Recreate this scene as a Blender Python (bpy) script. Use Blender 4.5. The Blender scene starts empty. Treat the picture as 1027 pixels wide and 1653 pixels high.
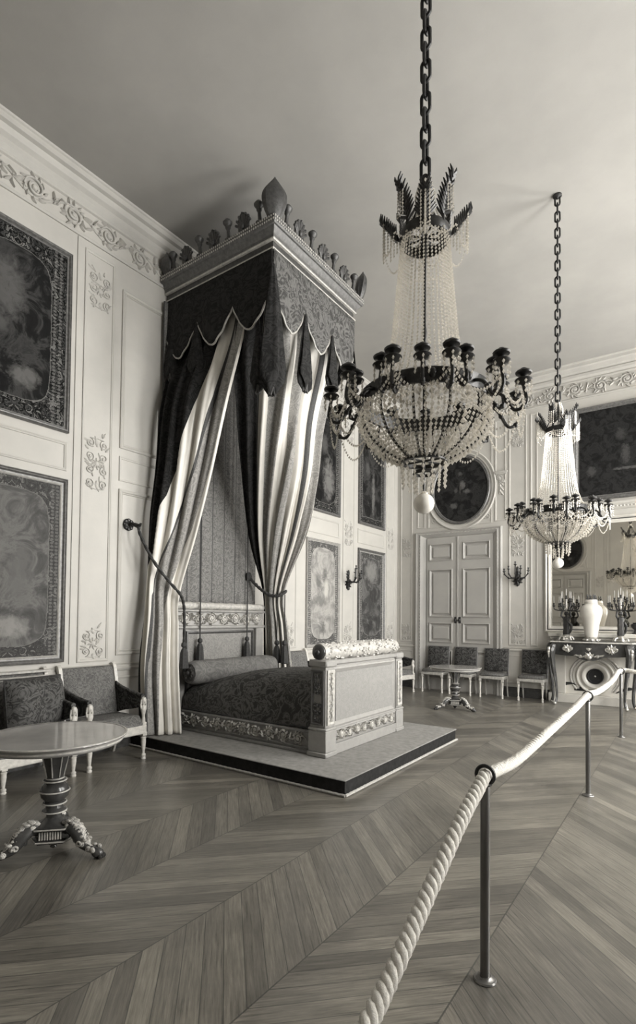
import bpy, math, random
from math import sin, cos, pi, radians
from mathutils import Matrix, Vector
random.seed(7)
SC = bpy.context.scene
COL = SC.collection

# ------------------------------------------------------------------ helpers
def tone(v):
    k = min(1.0, v/0.5)
    return (v, v*(0.988-0.024*k), v*(0.965-0.08*k), 1.0)

class MB:
    """collects geometry that becomes one mesh"""
    def __init__(s, M=None):
        s.v = []; s.f = []; s.m = []; s.M = M or Matrix.Identity(4); s.mi = 0
    def add(s, vs, fs, M=None):
        n = len(s.v); A = s.M @ M if M is not None else s.M
        s.v += [tuple(A @ Vector(p)) for p in vs]
        s.f += [tuple(n + i for i in f) for f in fs]
        s.m += [s.mi] * len(fs)
    def box(s, x0, x1, y0, y1, z0, z1, bev=0.0, M=None):
        if bev <= 0:
            vs = [(x, y, z) for z in (z0, z1) for y in (y0, y1) for x in (x0, x1)]
            fs = [(0, 2, 3, 1), (4, 5, 7, 6), (0, 1, 5, 4), (2, 6, 7, 3), (0, 4, 6, 2), (1, 3, 7, 5)]
            s.add(vs, fs, M); return
        b = min(bev, (x1-x0)/2.01, (y1-y0)/2.01, (z1-z0)/2.01)
        def ring(i, z):
            X0, X1, Y0, Y1 = x0+i, x1-i, y0+i, y1-i
            c = b
            return [(X0+c, Y0, z), (X1-c, Y0, z), (X1, Y0+c, z), (X1, Y1-c, z), (X1-c, Y1, z), (X0+c, Y1, z), (X0, Y1-c, z), (X0, Y0+c, z)]
        def ring2(z):
            X0, X1, Y0, Y1 = x0+b, x1-b, y0+b, y1-b; e = 1e-4
            return [(X0, Y0, z), (X1, Y0, z), (X1, Y0+e, z), (X1, Y1-e, z), (X1, Y1, z), (X0, Y1, z), (X0, Y1-e, z), (X0, Y0+e, z)]
        s.loft([ring2(z0), ring(0, z0+b), ring(0, z1-b), ring2(z1)], True, True, M)
    def loft(s, rings, closed=True, caps=False, M=None):
        n = len(rings[0]); vs = [p for r in rings for p in r]; fs = []
        for i in range(len(rings)-1):
            for j in range(n if closed else n-1):
                k = (j+1) % n
                fs.append((i*n+j, i*n+k, (i+1)*n+k, (i+1)*n+j))
        if caps:
            fs.append(tuple(range(n-1, -1, -1)))
            fs.append(tuple((len(rings)-1)*n + j for j in range(n)))
        s.add(vs, fs, M)
    def lathe(s, prof, seg=20, c=(0, 0, 0), M=None, caps=True, flute=0.0, nf=0):
        rings = []
        for r, z in prof:
            ring = []
            for k in range(seg):
                a = 2*pi*k/seg
                q = r*(1+flute*cos(nf*a)) if nf else r
                ring.append((c[0]+q*cos(a), c[1]+q*sin(a), c[2]+z))
            rings.append(ring)
        s.loft(rings, True, caps, M)
    def tube(s, path, rad, seg=8, closed=False, caps=True, M=None, flat=1.0):
        P = [Vector(p) for p in path]; n = len(P)
        if n < 2: return
        R = rad if isinstance(rad, (list, tuple)) else [rad]*n
        T = []
        for i in range(n):
            a = P[(i-1) % n] if (closed or i > 0) else P[i]
            b = P[(i+1) % n] if (closed or i < n-1) else P[i]
            t = b-a
            T.append(t.normalized() if t.length > 1e-9 else Vector((0, 0, 1)))
        u = T[0].orthogonal().normalized()
        rings = []
        for i in range(n):
            u = (u - T[i]*u.dot(T[i]))
            u = u.normalized() if u.length > 1e-6 else T[i].orthogonal().normalized()
            w = T[i].cross(u)
            rings.append([tuple(P[i] + (u*cos(2*pi*k/seg)*R[i] + w*sin(2*pi*k/seg)*R[i]*flat)) for k in range(seg)])
        if closed: rings.append(rings[0])
        s.loft(rings, True, caps and not closed, M)
    def ball(s, c, rx, ry=None, rz=None, seg=10, rows=6, M=None):
        ry = ry or rx; rz = rz or rx
        vs = [(c[0], c[1], c[2]-rz)]; fs = []
        for i in range(1, rows):
            t = -pi/2 + pi*i/rows
            for k in range(seg):
                a = 2*pi*k/seg
                vs.append((c[0]+rx*cos(t)*cos(a), c[1]+ry*cos(t)*sin(a), c[2]+rz*sin(t)))
        vs.append((c[0], c[1], c[2]+rz)); L = len(vs)-1
        for k in range(seg):
            fs.append((0, 1+(k+1) % seg, 1+k))
            fs.append((L, L-seg+k, L-seg+(k+1) % seg))
        for i in range(rows-2):
            for k in range(seg):
                a = 1+i*seg+k; b = 1+i*seg+(k+1) % seg
                fs.append((a, b, b+seg, a+seg))
        s.add(vs, fs, M)
    def bead(s, c, r, h):
        x, y, z = c
        s.add([(x, y, z-h), (x+r, y, z), (x, y+r, z), (x-r, y, z), (x, y-r, z), (x, y, z+h)],
              [(0, 2, 1), (0, 3, 2), (0, 4, 3), (0, 1, 4), (5, 1, 2), (5, 2, 3), (5, 3, 4), (5, 4, 1)])
    def prism(s, poly, z0, z1, M=None):
        n = len(poly)
        s.add([(x, y, z0) for x, y in poly] + [(x, y, z1) for x, y in poly],
              [tuple(range(n-1, -1, -1)), tuple(range(n, 2*n))] + [(i, (i+1) % n, n+(i+1) % n, n+i) for i in range(n)], M)
    def grid(s, rows, M=None):
        s.loft(rows, False, False, M)
    def molding(s, rect, prof, M=None):
        """rectangular moulding in the local a,b plane: prof = [(inset, height)]"""
        a0, a1, b0, b1 = rect
        rings = [[(a0+i, b0+i, h), (a1-i, b0+i, h), (a1-i, b1-i, h), (a0+i, b1-i, h)] for i, h in prof]
        s.loft(rings, True, False, M)
    def oval(s, c, ra, rb, prof, seg=48, M=None):
        rings = [[(c[0]+(ra-i)*cos(2*pi*k/seg), c[1]+(rb-i)*sin(2*pi*k/seg), h) for k in range(seg)] for i, h in prof]
        s.loft(rings, True, False, M)
    def build(s, name, mats, parent=None, smooth=True, auto=40):
        me = bpy.data.meshes.new(name)
        me.from_pydata(s.v, [], s.f)
        if not isinstance(mats, (list, tuple)): mats = [mats]
        for m in mats: me.materials.append(m)
        me.polygons.foreach_set('material_index', s.m)
        me.polygons.foreach_set('use_smooth', [smooth]*len(s.f))
        me.update()
        if smooth and auto: me.set_sharp_from_angle(angle=radians(auto))
        o = bpy.data.objects.new(name, me); COL.objects.link(o)
        if parent is not None: o.parent = parent
        return o

def tag(o, label=None, cat=None, group=None, kind=None):
    if label: o['label'] = label
    if cat: o['category'] = cat
    if group: o['group'] = group
    if kind: o['kind'] = kind
    return o
def thing(name, label, cat, M=None, group=None):
    o = bpy.data.objects.new(name, None); COL.objects.link(o); o.empty_display_size = 0.1
    if M is not None: o.matrix_world = M
    return tag(o, label, cat, group)
def structure(o, label=None):
    return tag(o, label, None, None, 'structure')
def copy_tree(o, parent=None, M=None, label=None, group=None):
    c = o.copy(); COL.objects.link(c)
    if parent is not None: c.parent = parent
    if M is not None: c.matrix_world = M
    if label: c['label'] = label
    if group: c['group'] = group
    for ch in list(o.children): copy_tree(ch, c)
    return c
def at(x, y, z=0.0, rz=0.0):
    return Matrix.Translation((x, y, z)) @ Matrix.Rotation(rz, 4, 'Z')

# ------------------------------------------------------------------ materials
class NT:
    def __init__(s, name):
        s.mat = bpy.data.materials.new(name); s.mat.use_nodes = True
        s.t = s.mat.node_tree; s.b = s.t.nodes['Principled BSDF']; s.out = s.t.nodes['Material Output']
    def n(s, typ, **kw):
        x = s.t.nodes.new(typ)
        for k, v in kw.items(): setattr(x, k, v)
        return x
    def l(s, a, b): s.t.links.new(a, b)
    def math(s, op, a, b=None, c=None, clamp=False):
        x = s.n('ShaderNodeMath', operation=op); x.use_clamp = clamp
        for i, q in enumerate((a, b, c)):
            if q is None: continue
            if isinstance(q, (int, float)): x.inputs[i].default_value = q
            else: s.l(q, x.inputs[i])
        return x.outputs[0]
    def coord(s, scale=(1, 1, 1), loc=(0, 0, 0)):
        tc = s.n('ShaderNodeTexCoord'); mp = s.n('ShaderNodeMapping')
        mp.inputs['Scale'].default_value = scale; mp.inputs['Location'].default_value = loc
        s.l(tc.outputs['Object'], mp.inputs['Vector'])
        return mp.outputs['Vector']
    def noise(s, vec, scale, detail=4, rough=0.6):
        x = s.n('ShaderNodeTexNoise'); x.inputs['Scale'].default_value = scale
        x.inputs['Detail'].default_value = detail; x.inputs['Roughness'].default_value = rough
        s.l(vec, x.inputs['Vector']); return x.outputs['Fac']
    def ramp(s, fac, stops):
        x = s.n('ShaderNodeValToRGB'); e = x.color_ramp.elements
        while len(e) < len(stops): e.new(0.5)
        for i, (p, c) in enumerate(stops):
            e[i].position = p; e[i].color = tone(c) if isinstance(c, (int, float)) else c
        s.l(fac, x.inputs['Fac']); return x.outputs['Color']
    def mix(s, fac, a, b, blend='MIX'):
        x = s.n('ShaderNodeMix', data_type='RGBA', blend_type=blend)
        for i, q in ((0, fac), (6, a), (7, b)):
            if isinstance(q, (int, float)) and i == 0: x.inputs[0].default_value = q
            elif isinstance(q, (int, float)): x.inputs[i].default_value = tone(q)
            elif isinstance(q, tuple): x.inputs[i].default_value = q
            else: s.l(q, x.inputs[i])
        return x.outputs[2]
    def bump(s, h, strength=0.3, dist=0.01):
        x = s.n('ShaderNodeBump'); x.inputs['Strength'].default_value = strength; x.inputs['Distance'].default_value = dist
        s.l(h, x.inputs['Height']); s.l(x.outputs['Normal'], s.b.inputs['Normal'])
    def done(s, col=None, rough=0.6, metal=0.0, spec=0.5, sheen=0.0):
        if col is not None:
            if isinstance(col, (int, float)): s.b.inputs['Base Color'].default_value = tone(col)
            else: s.l(col, s.b.inputs['Base Color'])
        s.b.inputs['Roughness'].default_value = rough; s.b.inputs['Metallic'].default_value = metal
        s.b.inputs['Specular IOR Level'].default_value = spec
        if sheen: s.b.inputs['Sheen Weight'].default_value = sheen
        return s.mat

def plain(name, v, rough=0.6, metal=0.0, var=0.12, scale=6.0, bump=0.0, bscale=60.0, spec=0.5):
    t = NT(name); c = t.coord()
    f = t.noise(c, scale, 5)
    col = t.ramp(f, [(0.3, v*(1-var)), (0.7, v*(1+var))])
    if bump: t.bump(t.noise(c, bscale, 4), bump)
    return t.done(col, rough, metal, spec)

def damask(name, lo, hi, scale=9.0, thr=0.5, soft=0.06, rough=0.75, fine=220.0, sheen=0.0):
    """woven two-tone brocade: leafy motif on a ground, with a fine weave"""
    t = NT(name); c = t.coord()
    w = t.n('ShaderNodeTexNoise'); w.inputs['Scale'].default_value = scale*0.75; w.inputs['Detail'].default_value = 3.0
    w.inputs['Roughness'].default_value = 0.55; w.inputs['Distortion'].default_value = 1.6; t.l(c, w.inputs['Vector'])
    d = thr-0.5; md = (lo+hi)/2
    col = t.ramp(w.outputs['Fac'], [(0.36+d, lo), (0.41+d, hi), (0.47+d, md), (0.495+d, lo), (0.53+d, lo), (0.56+d, hi*0.9), (0.60+d, hi), (0.66+d, lo)])
    n2 = t.noise(c, fine, 2)
    col = t.mix(0.35, col, t.ramp(n2, [(0.3, lo*0.6), (0.7, hi)]), 'MIX')
    t.bump(n2, 0.25, 0.004)
    return t.done(col, rough, 0, 0.12, sheen)

M = {}
M['wall'] = plain('wall_paint', 0.45, 0.55, var=0.05, scale=3.0, bump=0.06)
M['relief'] = plain('relief_plaster', 0.42, 0.5, var=0.1, scale=20)
M['frieze'] = plain('frieze_plaster', 0.42, 0.6, var=0.06, scale=4, bump=0.08)
M['door'] = plain('door_paint', 0.35, 0.45, var=0.05, scale=3)
M['white'] = plain('white_paint', 0.56, 0.4, var=0.06, scale=10)
M['giltwood'] = plain('pale_giltwood', 0.52, 0.35, var=0.2, scale=30, bump=0.2, bscale=90)
M['gilt_dull'] = plain('dull_giltwood', 0.10, 0.4, var=0.35, scale=26, bump=0.25, bscale=80)
M['gilt_dark'] = plain('tarnished_gilding', 0.06, 0.4, metal=0.2, var=0.4, scale=30, bump=0.3, bscale=90)
M['gilt_mid'] = plain('worn_gilding', 0.40, 0.38, var=0.3, scale=30, bump=0.25, bscale=90)
M['bronze'] = plain('dark_bronze', 0.035, 0.35, metal=0.5, var=0.4, scale=30)
M['bronze_gilt'] = plain('gilt_bronze', 0.45, 0.3, metal=0.6, var=0.35, scale=40, bump=0.2)
M['iron'] = plain('blackened_iron', 0.02, 0.5, metal=0.3, var=0.3)
M['steel'] = plain('stanchion_metal', 0.17, 0.3, metal=0.75, var=0.12)
M['mahogany'] = plain('dark_polished_wood', 0.045, 0.18, var=0.4, scale=9)
M['bedwood'] = plain('pale_figured_wood', 0.26, 0.32, var=0.1, scale=14, bump=0.05)
M['bedwood_rail_shade'] = plain('bed_wood_rail_shade', 0.20, 0.3, var=0.2, scale=14)  # bed wood with the shade of the side rails put into its colour
M['bedwood_side_shade'] = plain('bed_wood_side_shade', 0.08, 0.3, var=0.25, scale=14)  # same bed wood, darkened to stand in for shade on the post sides
M['frame'] = plain('picture_frame_gilding', 0.13, 0.35, metal=0.2, var=0.35, scale=30, bump=0.2)
M['frame_light'] = plain('pale_picture_frame', 0.34, 0.4, var=0.2, scale=30)
M['marble'] = plain('white_marble', 0.55, 0.25, var=0.08, scale=4)
M['opening_black'] = plain('black_opening', 0.012, 0.8, var=0.4)  # plain black pieces standing for the fireboard's hole and slots
M['porcelain'] = plain('white_porcelain', 0.58, 0.18, var=0.05, scale=12)
M['wax'] = plain('candle_wax', 0.36, 0.5, var=0.05)
M['satin'] = plain('pale_satin', 0.62, 0.42, var=0.07, scale=5)
M['satin_trim'] = plain('dark_braid', 0.05, 0.7, var=0.4, scale=60)
M['brocade_dark_shaded'] = damask('dark_and_shaded_brocade', 0.009, 0.035, 7, 0.5)  # dark cloth, also used where shade on curtains and valance is coloured in
M['brocade_mid_fold_shade'] = damask('brocade_border_and_fold_shade', 0.20, 0.36, 9, 0.5)  # border cloth, also painted fold shade on the far curtain
M['brocade_val'] = damask('valance_brocade', 0.025, 0.16, 6, 0.5)
M['hanging'] = damask('wall_hanging_brocade', 0.10, 0.25, 12, 0.5)
M['coverlet'] = damask('flowered_coverlet', 0.028, 0.15, 8, 0.42)
M['bolster'] = damask('bolster_silk', 0.12, 0.21, 5, 0.5)
M['chair_up'] = damask('chair_upholstery', 0.075, 0.20, 14, 0.5)
M['chair_up_dark'] = damask('dark_tapestry_upholstery', 0.010, 0.12, 7, 0.5)
M['cushion'] = damask('tapestry_cushion', 0.015, 0.13, 9, 0.5)
M['bedpanel'] = damask('panel_silk', 0.22, 0.28, 12, 0.5)
M['headpanel'] = damask('headboard_silk', 0.19, 0.30, 12, 0.5)
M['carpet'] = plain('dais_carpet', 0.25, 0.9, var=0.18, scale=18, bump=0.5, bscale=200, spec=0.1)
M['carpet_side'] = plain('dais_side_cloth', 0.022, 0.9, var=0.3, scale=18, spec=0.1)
M['cord'] = plain('silk_cord', 0.035, 0.8, var=0.3, scale=50)
M['rope'] = plain('white_cotton_rope', 0.58, 0.85, var=0.08, scale=60, bump=0.4, bscale=160, spec=0.15)
M['braid'] = plain('woven_fringe', 0.36, 0.9, var=0.25, scale=60, spec=0.1)
M['skirting'] = plain('dark_marbled_skirting', 0.05, 0.35, var=0.45, scale=14)
M['candle_dark'] = M['bronze']

def crystal_mat(name, v, tr, rough=0.12):
    t = NT(name)
    g = t.n('ShaderNodeBsdfGlossy'); g.inputs['Color'].default_value = tone(0.92); g.inputs['Roughness'].default_value = rough
    d = t.n('ShaderNodeBsdfDiffuse'); d.inputs['Color'].default_value = tone(v)
    p = t.n('ShaderNodeBsdfTransparent')
    tr_ = t.n('ShaderNodeBsdfTranslucent'); tr_.inputs['Color'].default_value = tone(0.9)
    m0 = t.n('ShaderNodeMixShader'); m0.inputs[0].default_value = 0.45; t.l(d.outputs[0], m0.inputs[1]); t.l(tr_.outputs[0], m0.inputs[2])
    m1 = t.n('ShaderNodeMixShader'); m1.inputs[0].default_value = 0.42
    t.l(m0.outputs[0], m1.inputs[1]); t.l(g.outputs[0], m1.inputs[2])
    m2 = t.n('ShaderNodeMixShader'); m2.inputs[0].default_value = tr
    t.l(m1.outputs[0], m2.inputs[1]); t.l(p.outputs[0], m2.inputs[2])
    t.l(m2.outputs[0], t.out.inputs['Surface'])
    return t.mat
M['crystal'] = crystal_mat('cut_crystal', 0.62, 0.24, 0.16)
M['glassball'] = plain('frosted_glass_ball', 0.80, 0.25, var=0.06, scale=20)
def mirror_mat():
    t = NT('mirror_silvering')
    t.b.inputs['Base Color'].default_value = tone(0.74)
    t.b.inputs['Metallic'].default_value = 1.0; t.b.inputs['Roughness'].default_value = 0.02
    return t.mat
M['mirror'] = mirror_mat()
def pane_mat():
    t = NT('window_glass')
    g = t.n('ShaderNodeBsdfGlossy'); g.inputs['Roughness'].default_value = 0.02
    p = t.n('ShaderNodeBsdfTransparent'); m = t.n('ShaderNodeMixShader'); m.inputs[0].default_value = 0.06
    t.l(p.outputs[0], m.inputs[1]); t.l(g.outputs[0], m.inputs[2]); t.l(m.outputs[0], t.out.inputs['Surface'])
    return t.mat
M['pane'] = pane_mat()

def ceiling_mat():
    t = NT('ceiling_plaster'); c = t.coord()
    f = t.noise(c, 1.1, 6, 0.6)
    col = t.ramp(f, [(0.3, 0.31), (0.7, 0.36)])
    t.bump(t.noise(c, 80, 3), 0.05)
    return t.done(col, 0.8, 0, 0.2)
M['ceiling'] = ceiling_mat()

def floor_mat():
    W = 0.66; PER = 0.135
    t = NT('chevron_parquet'); tc = t.n('ShaderNodeTexCoord'); sp = t.n('ShaderNodeSeparateXYZ')
    t.l(tc.outputs['Object'], sp.inputs[0]); X, Y = sp.outputs[0], sp.outputs[1]
    xs = t.math('ADD', X, 0.825)
    p = t.math('PINGPONG', xs, W)
    band = t.math('FLOOR', t.math('DIVIDE', xs, W))
    s_ = t.math('ADD', Y, p); q_ = t.math('SUBTRACT', Y, p)
    u = t.math('DIVIDE', s_, PER); idx = t.math('FLOOR', u); fr = t.math('FRACT', u)
    cv = t.n('ShaderNodeCombineXYZ'); t.l(idx, cv.inputs[0]); t.l(band, cv.inputs[1])
    wn = t.n('ShaderNodeTexWhiteNoise', noise_dimensions='2D'); t.l(cv.outputs[0], wn.inputs['Vector'])
    gv = t.n('ShaderNodeCombineXYZ')
    t.l(t.math('MULTIPLY', s_, 34.0), gv.inputs[0]); t.l(t.math('ADD', t.math('MULTIPLY', q_, 1.6), t.math('MULTIPLY', wn.outputs['Value'], 37.0)), gv.inputs[1])
    t.l(t.math('MULTIPLY', band, 3.1), gv.inputs[2])
    grain = t.noise(gv.outputs[0], 2.0, 7, 0.7)
    base = t.ramp(wn.outputs['Value'], [(0.0, 0.095), (0.5, 0.13), (1.0, 0.175)])
    g2 = t.ramp(grain, [(0.27, 0.22), (0.40, 0.72), (0.55, 1.05), (0.72, 1.5)])
    col = t.mix(1.0, base, g2, 'MULTIPLY')
    # worn patches of wax
    cc = t.coord(); wear = t.noise(cc, 1.3, 5, 0.6)
    col = t.mix(0.55, col, t.mix(1.0, col, t.ramp(wear, [(0.32, 0.55), (0.68, 1.5)]), 'MULTIPLY'))
    e = t.math('MINIMUM', fr, t.math('SUBTRACT', 1.0, fr))
    gap = t.math('LESS_THAN', e, 0.022)
    e2 = t.math('MINIMUM', p, t.math('SUBTRACT', W, p))
    gap2 = t.math('LESS_THAN', e2, 0.0035)
    gap = t.math('MAXIMUM', gap, gap2)
    col = t.mix(t.math('MULTIPLY', gap, 0.75), col, 0.02)
    rr = t.math('ADD', 0.22, t.math('MULTIPLY', wear, 0.20)); t.l(rr, t.b.inputs['Roughness'])
    h = t.math('SUBTRACT', t.math('ADD', t.math('MULTIPLY', grain, 0.35), t.math('MULTIPLY', wn.outputs['Value'], 0.25)), gap)
    t.bump(h, 0.10, 0.004)
    # polish along the grain: light spreads across the boards of each chevron band
    par = t.math('MULTIPLY', t.math('FRACT', t.math('MULTIPLY', band, 0.5)), 2.0)
    tv = t.n('ShaderNodeCombineXYZ'); tv.inputs[0].default_value = 0.707; t.l(t.math('MULTIPLY_ADD', par, 1.414, -0.707), tv.inputs[1])
    t.l(tv.outputs[0], t.b.inputs['Tangent']); t.b.inputs['Anisotropic'].default_value = 0.45
    m = t.done(col, 0.3, 0, 0.95); t.l(rr, t.b.inputs['Roughness'])
    return m
M['floor'] = floor_mat()

def canvas_mat(name, dark, mid, w, h, border=0.12, light=None, blobs=(), arch=False, nscale=3.0, bval=None, rough=0.6):
    """painted canvas or tapestry: cloudy foliage scene, scrolled garland border, a few paler figures"""
    t = NT(name); c = t.coord(); sp = t.n('ShaderNodeSeparateXYZ'); t.l(c, sp.inputs[0])
    a, b = sp.outputs[0], sp.outputs[1]
    def dn(scale, dist, detail=6):
        x = t.n('ShaderNodeTexNoise'); x.inputs['Scale'].default_value = scale; x.inputs['Detail'].default_value = detail
        x.inputs['Roughness'].default_value = 0.68; x.inputs['Distortion'].default_value = dist; t.l(c, x.inputs['Vector']); return x.outputs['Fac']
    light = light if light is not None else mid*2
    n1 = dn(nscale, 0.8, 8)
    col = t.ramp(n1, [(0.34, dark), (0.46, dark*1.6), (0.54, mid), (0.62, (dark+mid)/2), (0.70, mid*1.5)])
    n2 = dn(nscale*3, 0.5, 5)
    for (bu, bv, ru, rv, val) in blobs:
        da = t.math('DIVIDE', t.math('SUBTRACT', a, bu), ru); db = t.math('DIVIDE', t.math('SUBTRACT', b, bv), rv)
        d = t.math('ADD', t.math('MULTIPLY', da, da), t.math('MULTIPLY', db, db))
        d = t.math('ADD', d, t.math('MULTIPLY', t.math('SUBTRACT', n2, 0.5), 3.0))
        d = t.math('ADD', d, t.math('MULTIPLY', t.math('SUBTRACT', n1, 0.5), 2.0))
        f = t.math('SUBTRACT', 1.15, d, clamp=True)
        col = t.mix(t.math('MULTIPLY', f, 0.8), col, val)
    if border > 0:
        ea = t.math('SUBTRACT', w/2, t.math('ABSOLUTE', a)); eb = t.math('SUBTRACT', h/2, t.math('ABSOLUTE', b))
        if arch:
            la = t.math('DIVIDE', a, w/2-border); lb = t.math('DIVIDE', b, h/2-border)
            rr = t.math('ADD', t.math('POWER', t.math('ABSOLUTE', la), 3.0), t.math('POWER', t.math('ABSOLUTE', lb), 7.0))
            e = t.math('MULTIPLY', t.math('SUBTRACT', 1.0, rr), 0.3)
        else:
            e = t.math('SUBTRACT', t.math('MINIMUM', ea, eb), border)
        e = t.math('ADD', e, t.math('MULTIPLY', t.math('SUBTRACT', n2, 0.5), 0.09))
        inb = t.math('LESS_THAN', e, 0.0)
        bv = bval if bval is not None else dark*0.7
        # symmetrical scrolling border, mirrored about the middle of the picture
        cm = t.n('ShaderNodeCombineXYZ'); t.l(t.math('ABSOLUTE', a), cm.inputs[0]); t.l(b, cm.inputs[1])
        g = t.n('ShaderNodeTexNoise'); g.inputs['Scale'].default_value = 9; g.inputs['Detail'].default_value = 3; g.inputs['Distortion'].default_value = 2.2; t.l(cm.outputs[0], g.inputs['Vector'])
        bcol = t.ramp(g.outputs['Fac'], [(0.40, bv), (0.47, (bv+light)/3), (0.51, bv), (0.58, bv), (0.62, light), (0.66, light*0.5), (0.72, bv)])
        col = t.mix(inb, col, bcol)
        # rows of pearls down the sides
        sb = t.math('SUBTRACT', t.math('FRACT', t.math('MULTIPLY', b, 26.0)), 0.5); sa = t.math('DIVIDE', t.math('SUBTRACT', ea, border*0.78), 0.018)
        sa2 = t.math('DIVIDE', t.math('SUBTRACT', ea, border*0.42), 0.018)
        for q in (sa, sa2):
            dd = t.math('ADD', t.math('MULTIPLY', q, q), t.math('MULTIPLY', t.math('MULTIPLY', sb, sb), 8.0))
            col = t.mix(t.math('MULTIPLY', t.math('LESS_THAN', dd, 1.0), 0.45), col, light)
        line = t.math('LESS_THAN', t.math('ABSOLUTE', e), 0.010)
        col = t.mix(t.math('MULTIPLY', line, 0.55), col, light)
    fine = t.noise(c, 160, 2); t.bump(fine, 0.15, 0.002)
    return t.done(col, 0.75, 0, 0.1)
SKY = 9.0; EXPO = 1.47
# ------------------------------------------------------------------ room
XL, XR, YF, YN, HC = -5.66, 2.50, 11.30, -1.05, 6.62
WL = Matrix(((0, 0, 1, XL), (1, 0, 0, 0), (0, 1, 0, 0), (0, 0, 0, 1)))
WF = Matrix(((1, 0, 0, 0), (0, 0, -1, YF), (0, 1, 0, 0), (0, 0, 0, 1)))
WN = Matrix(((-1, 0, 0, 0), (0, 0, 1, YN), (0, 1, 0, 0), (0, 0, 0, 1)))
WR = Matrix(((0, 0, -1, XR), (-1, 0, 0, 0), (0, 1, 0, 0), (0, 0, 0, 1)))

b = MB(); b.box(XL-0.2, XR+0.2, YN-0.2, YF+0.2, -0.2, 0.0)
structure(b.build('floor', M['floor'], smooth=False), 'waxed chevron parquet floor')
b = MB(); b.box(XL-0.2, XR+0.2, YN-0.2, YF+0.2, HC, HC+0.2)
structure(b.build('ceiling', M['ceiling'], smooth=False), 'plain plaster ceiling')
b = MB(); b.box(XL-0.2, XL, YN-0.2, YF+0.2, 0.0, HC)
wall_left = structure(b.build('wall_left', M['wall'], smooth=False), 'pale panelled wall behind the bed')
b = MB(); b.box(XL, XR, YF, YF+0.2, 0.0, HC)
wall_far = structure(b.build('wall_far', M['wall'], smooth=False), 'pale panelled end wall with the double door')
b = MB(); b.box(XL, XR, YN-0.2, YN, 0.0, HC)
wall_near = structure(b.build('wall_near', M['wall'], smooth=False), 'pale panelled end wall seen in the mirror')
# window wall
WIN = [(4.1, 0.9), (7.1, 0.9), (10.1, 0.9)]; WZ0, WZ1 = 0.9, 5.85
b = MB()
ys = [YN]
for c, h in WIN: ys += [c-h, c+h]
ys.append(YF)
for i in range(0, len(ys), 2): b.box(XR, XR+0.35, ys[i], ys[i+1], 0.0, HC)
for c, h in WIN:
    b.box(XR, XR+0.35, c-h, c+h, 0.0, WZ0); b.box(XR, XR+0.35, c-h, c+h, WZ1, HC)
wall_right = structure(b.build('wall_right', M['wall'], smooth=False), 'window wall')
for i, (c, h) in enumerate(WIN):
    f = MB(WR)
    f.molding((-c-h, -c+h, WZ0, WZ1), [(0.0, -0.2), (0.0, -0.1), (0.07, -0.1), (0.07, -0.18)])
    n0 = 6
    for k in range(1, n0):
        z = WZ0 + (WZ1-WZ0)*k/n0; f.box(-c-h+0.05, -c+h-0.05, z-0.02, z+0.02, -0.17, -0.12)
    for k in range(1, 4):
        a = -c-h+2*h*k/4; f.box(a-(0.03 if k == 2 else 0.018), a+(0.03 if k == 2 else 0.018), WZ0+0.05, WZ1-0.05, -0.18, -0.11)
    w = structure(f.build('window_%d' % (i+1), M['white'], smooth=False), 'tall many-paned window')
    g = MB(WR); g.box(-c-h+0.05, -c+h-0.05, WZ0+0.05, WZ1-0.05, -0.150, -0.146)
    g.build('pane', M['pane'], w, smooth=False)

# --- relief carving -------------------------------------------------
def leaf(mb, c, ang, L, w, h=0.012):
    """a small raised acanthus leaf lying in the a,b plane"""
    pts = []
    n = 6
    rows = []
    for i in range(n+1):
        t = i/n; r = w*sin(pi*min(1, t*0.92+0.06))**0.8*(1-0.35*t)
        bend = 0.25*L*t*t
        row = []
        for k in (-1, -0.5, 0, 0.5, 1):
            x = L*t; y = r*k + bend
            row.append((c[0]+x*cos(ang)-y*sin(ang), c[1]+x*sin(ang)+y*cos(ang), 0.001+h*(1-abs(k)**1.5)*(1-0.3*t)))
        rows.append(row)
    mb.grid(rows)
def volute(mb, c, r, turns, a0, cw, rad=0.010, n=26, h=0.008, tail=None):
    path = []
    if tail: path.append((tail[0], tail[1], h*0.6))
    for i in range(n+1):
        t = i/n; q = r*(1-0.82*t); a = a0 + cw*2*pi*turns*t
        path.append((c[0]+q*cos(a), c[1]+q*sin(a), h))
    k = len(path)
    mb.tube(path, [rad*(0.7+0.5*(j/(k-1))) for j in range(k)], 6)
    mb.ball((c[0], c[1], h), rad*2.1, None, rad*1.5, 8, 4)
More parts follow.
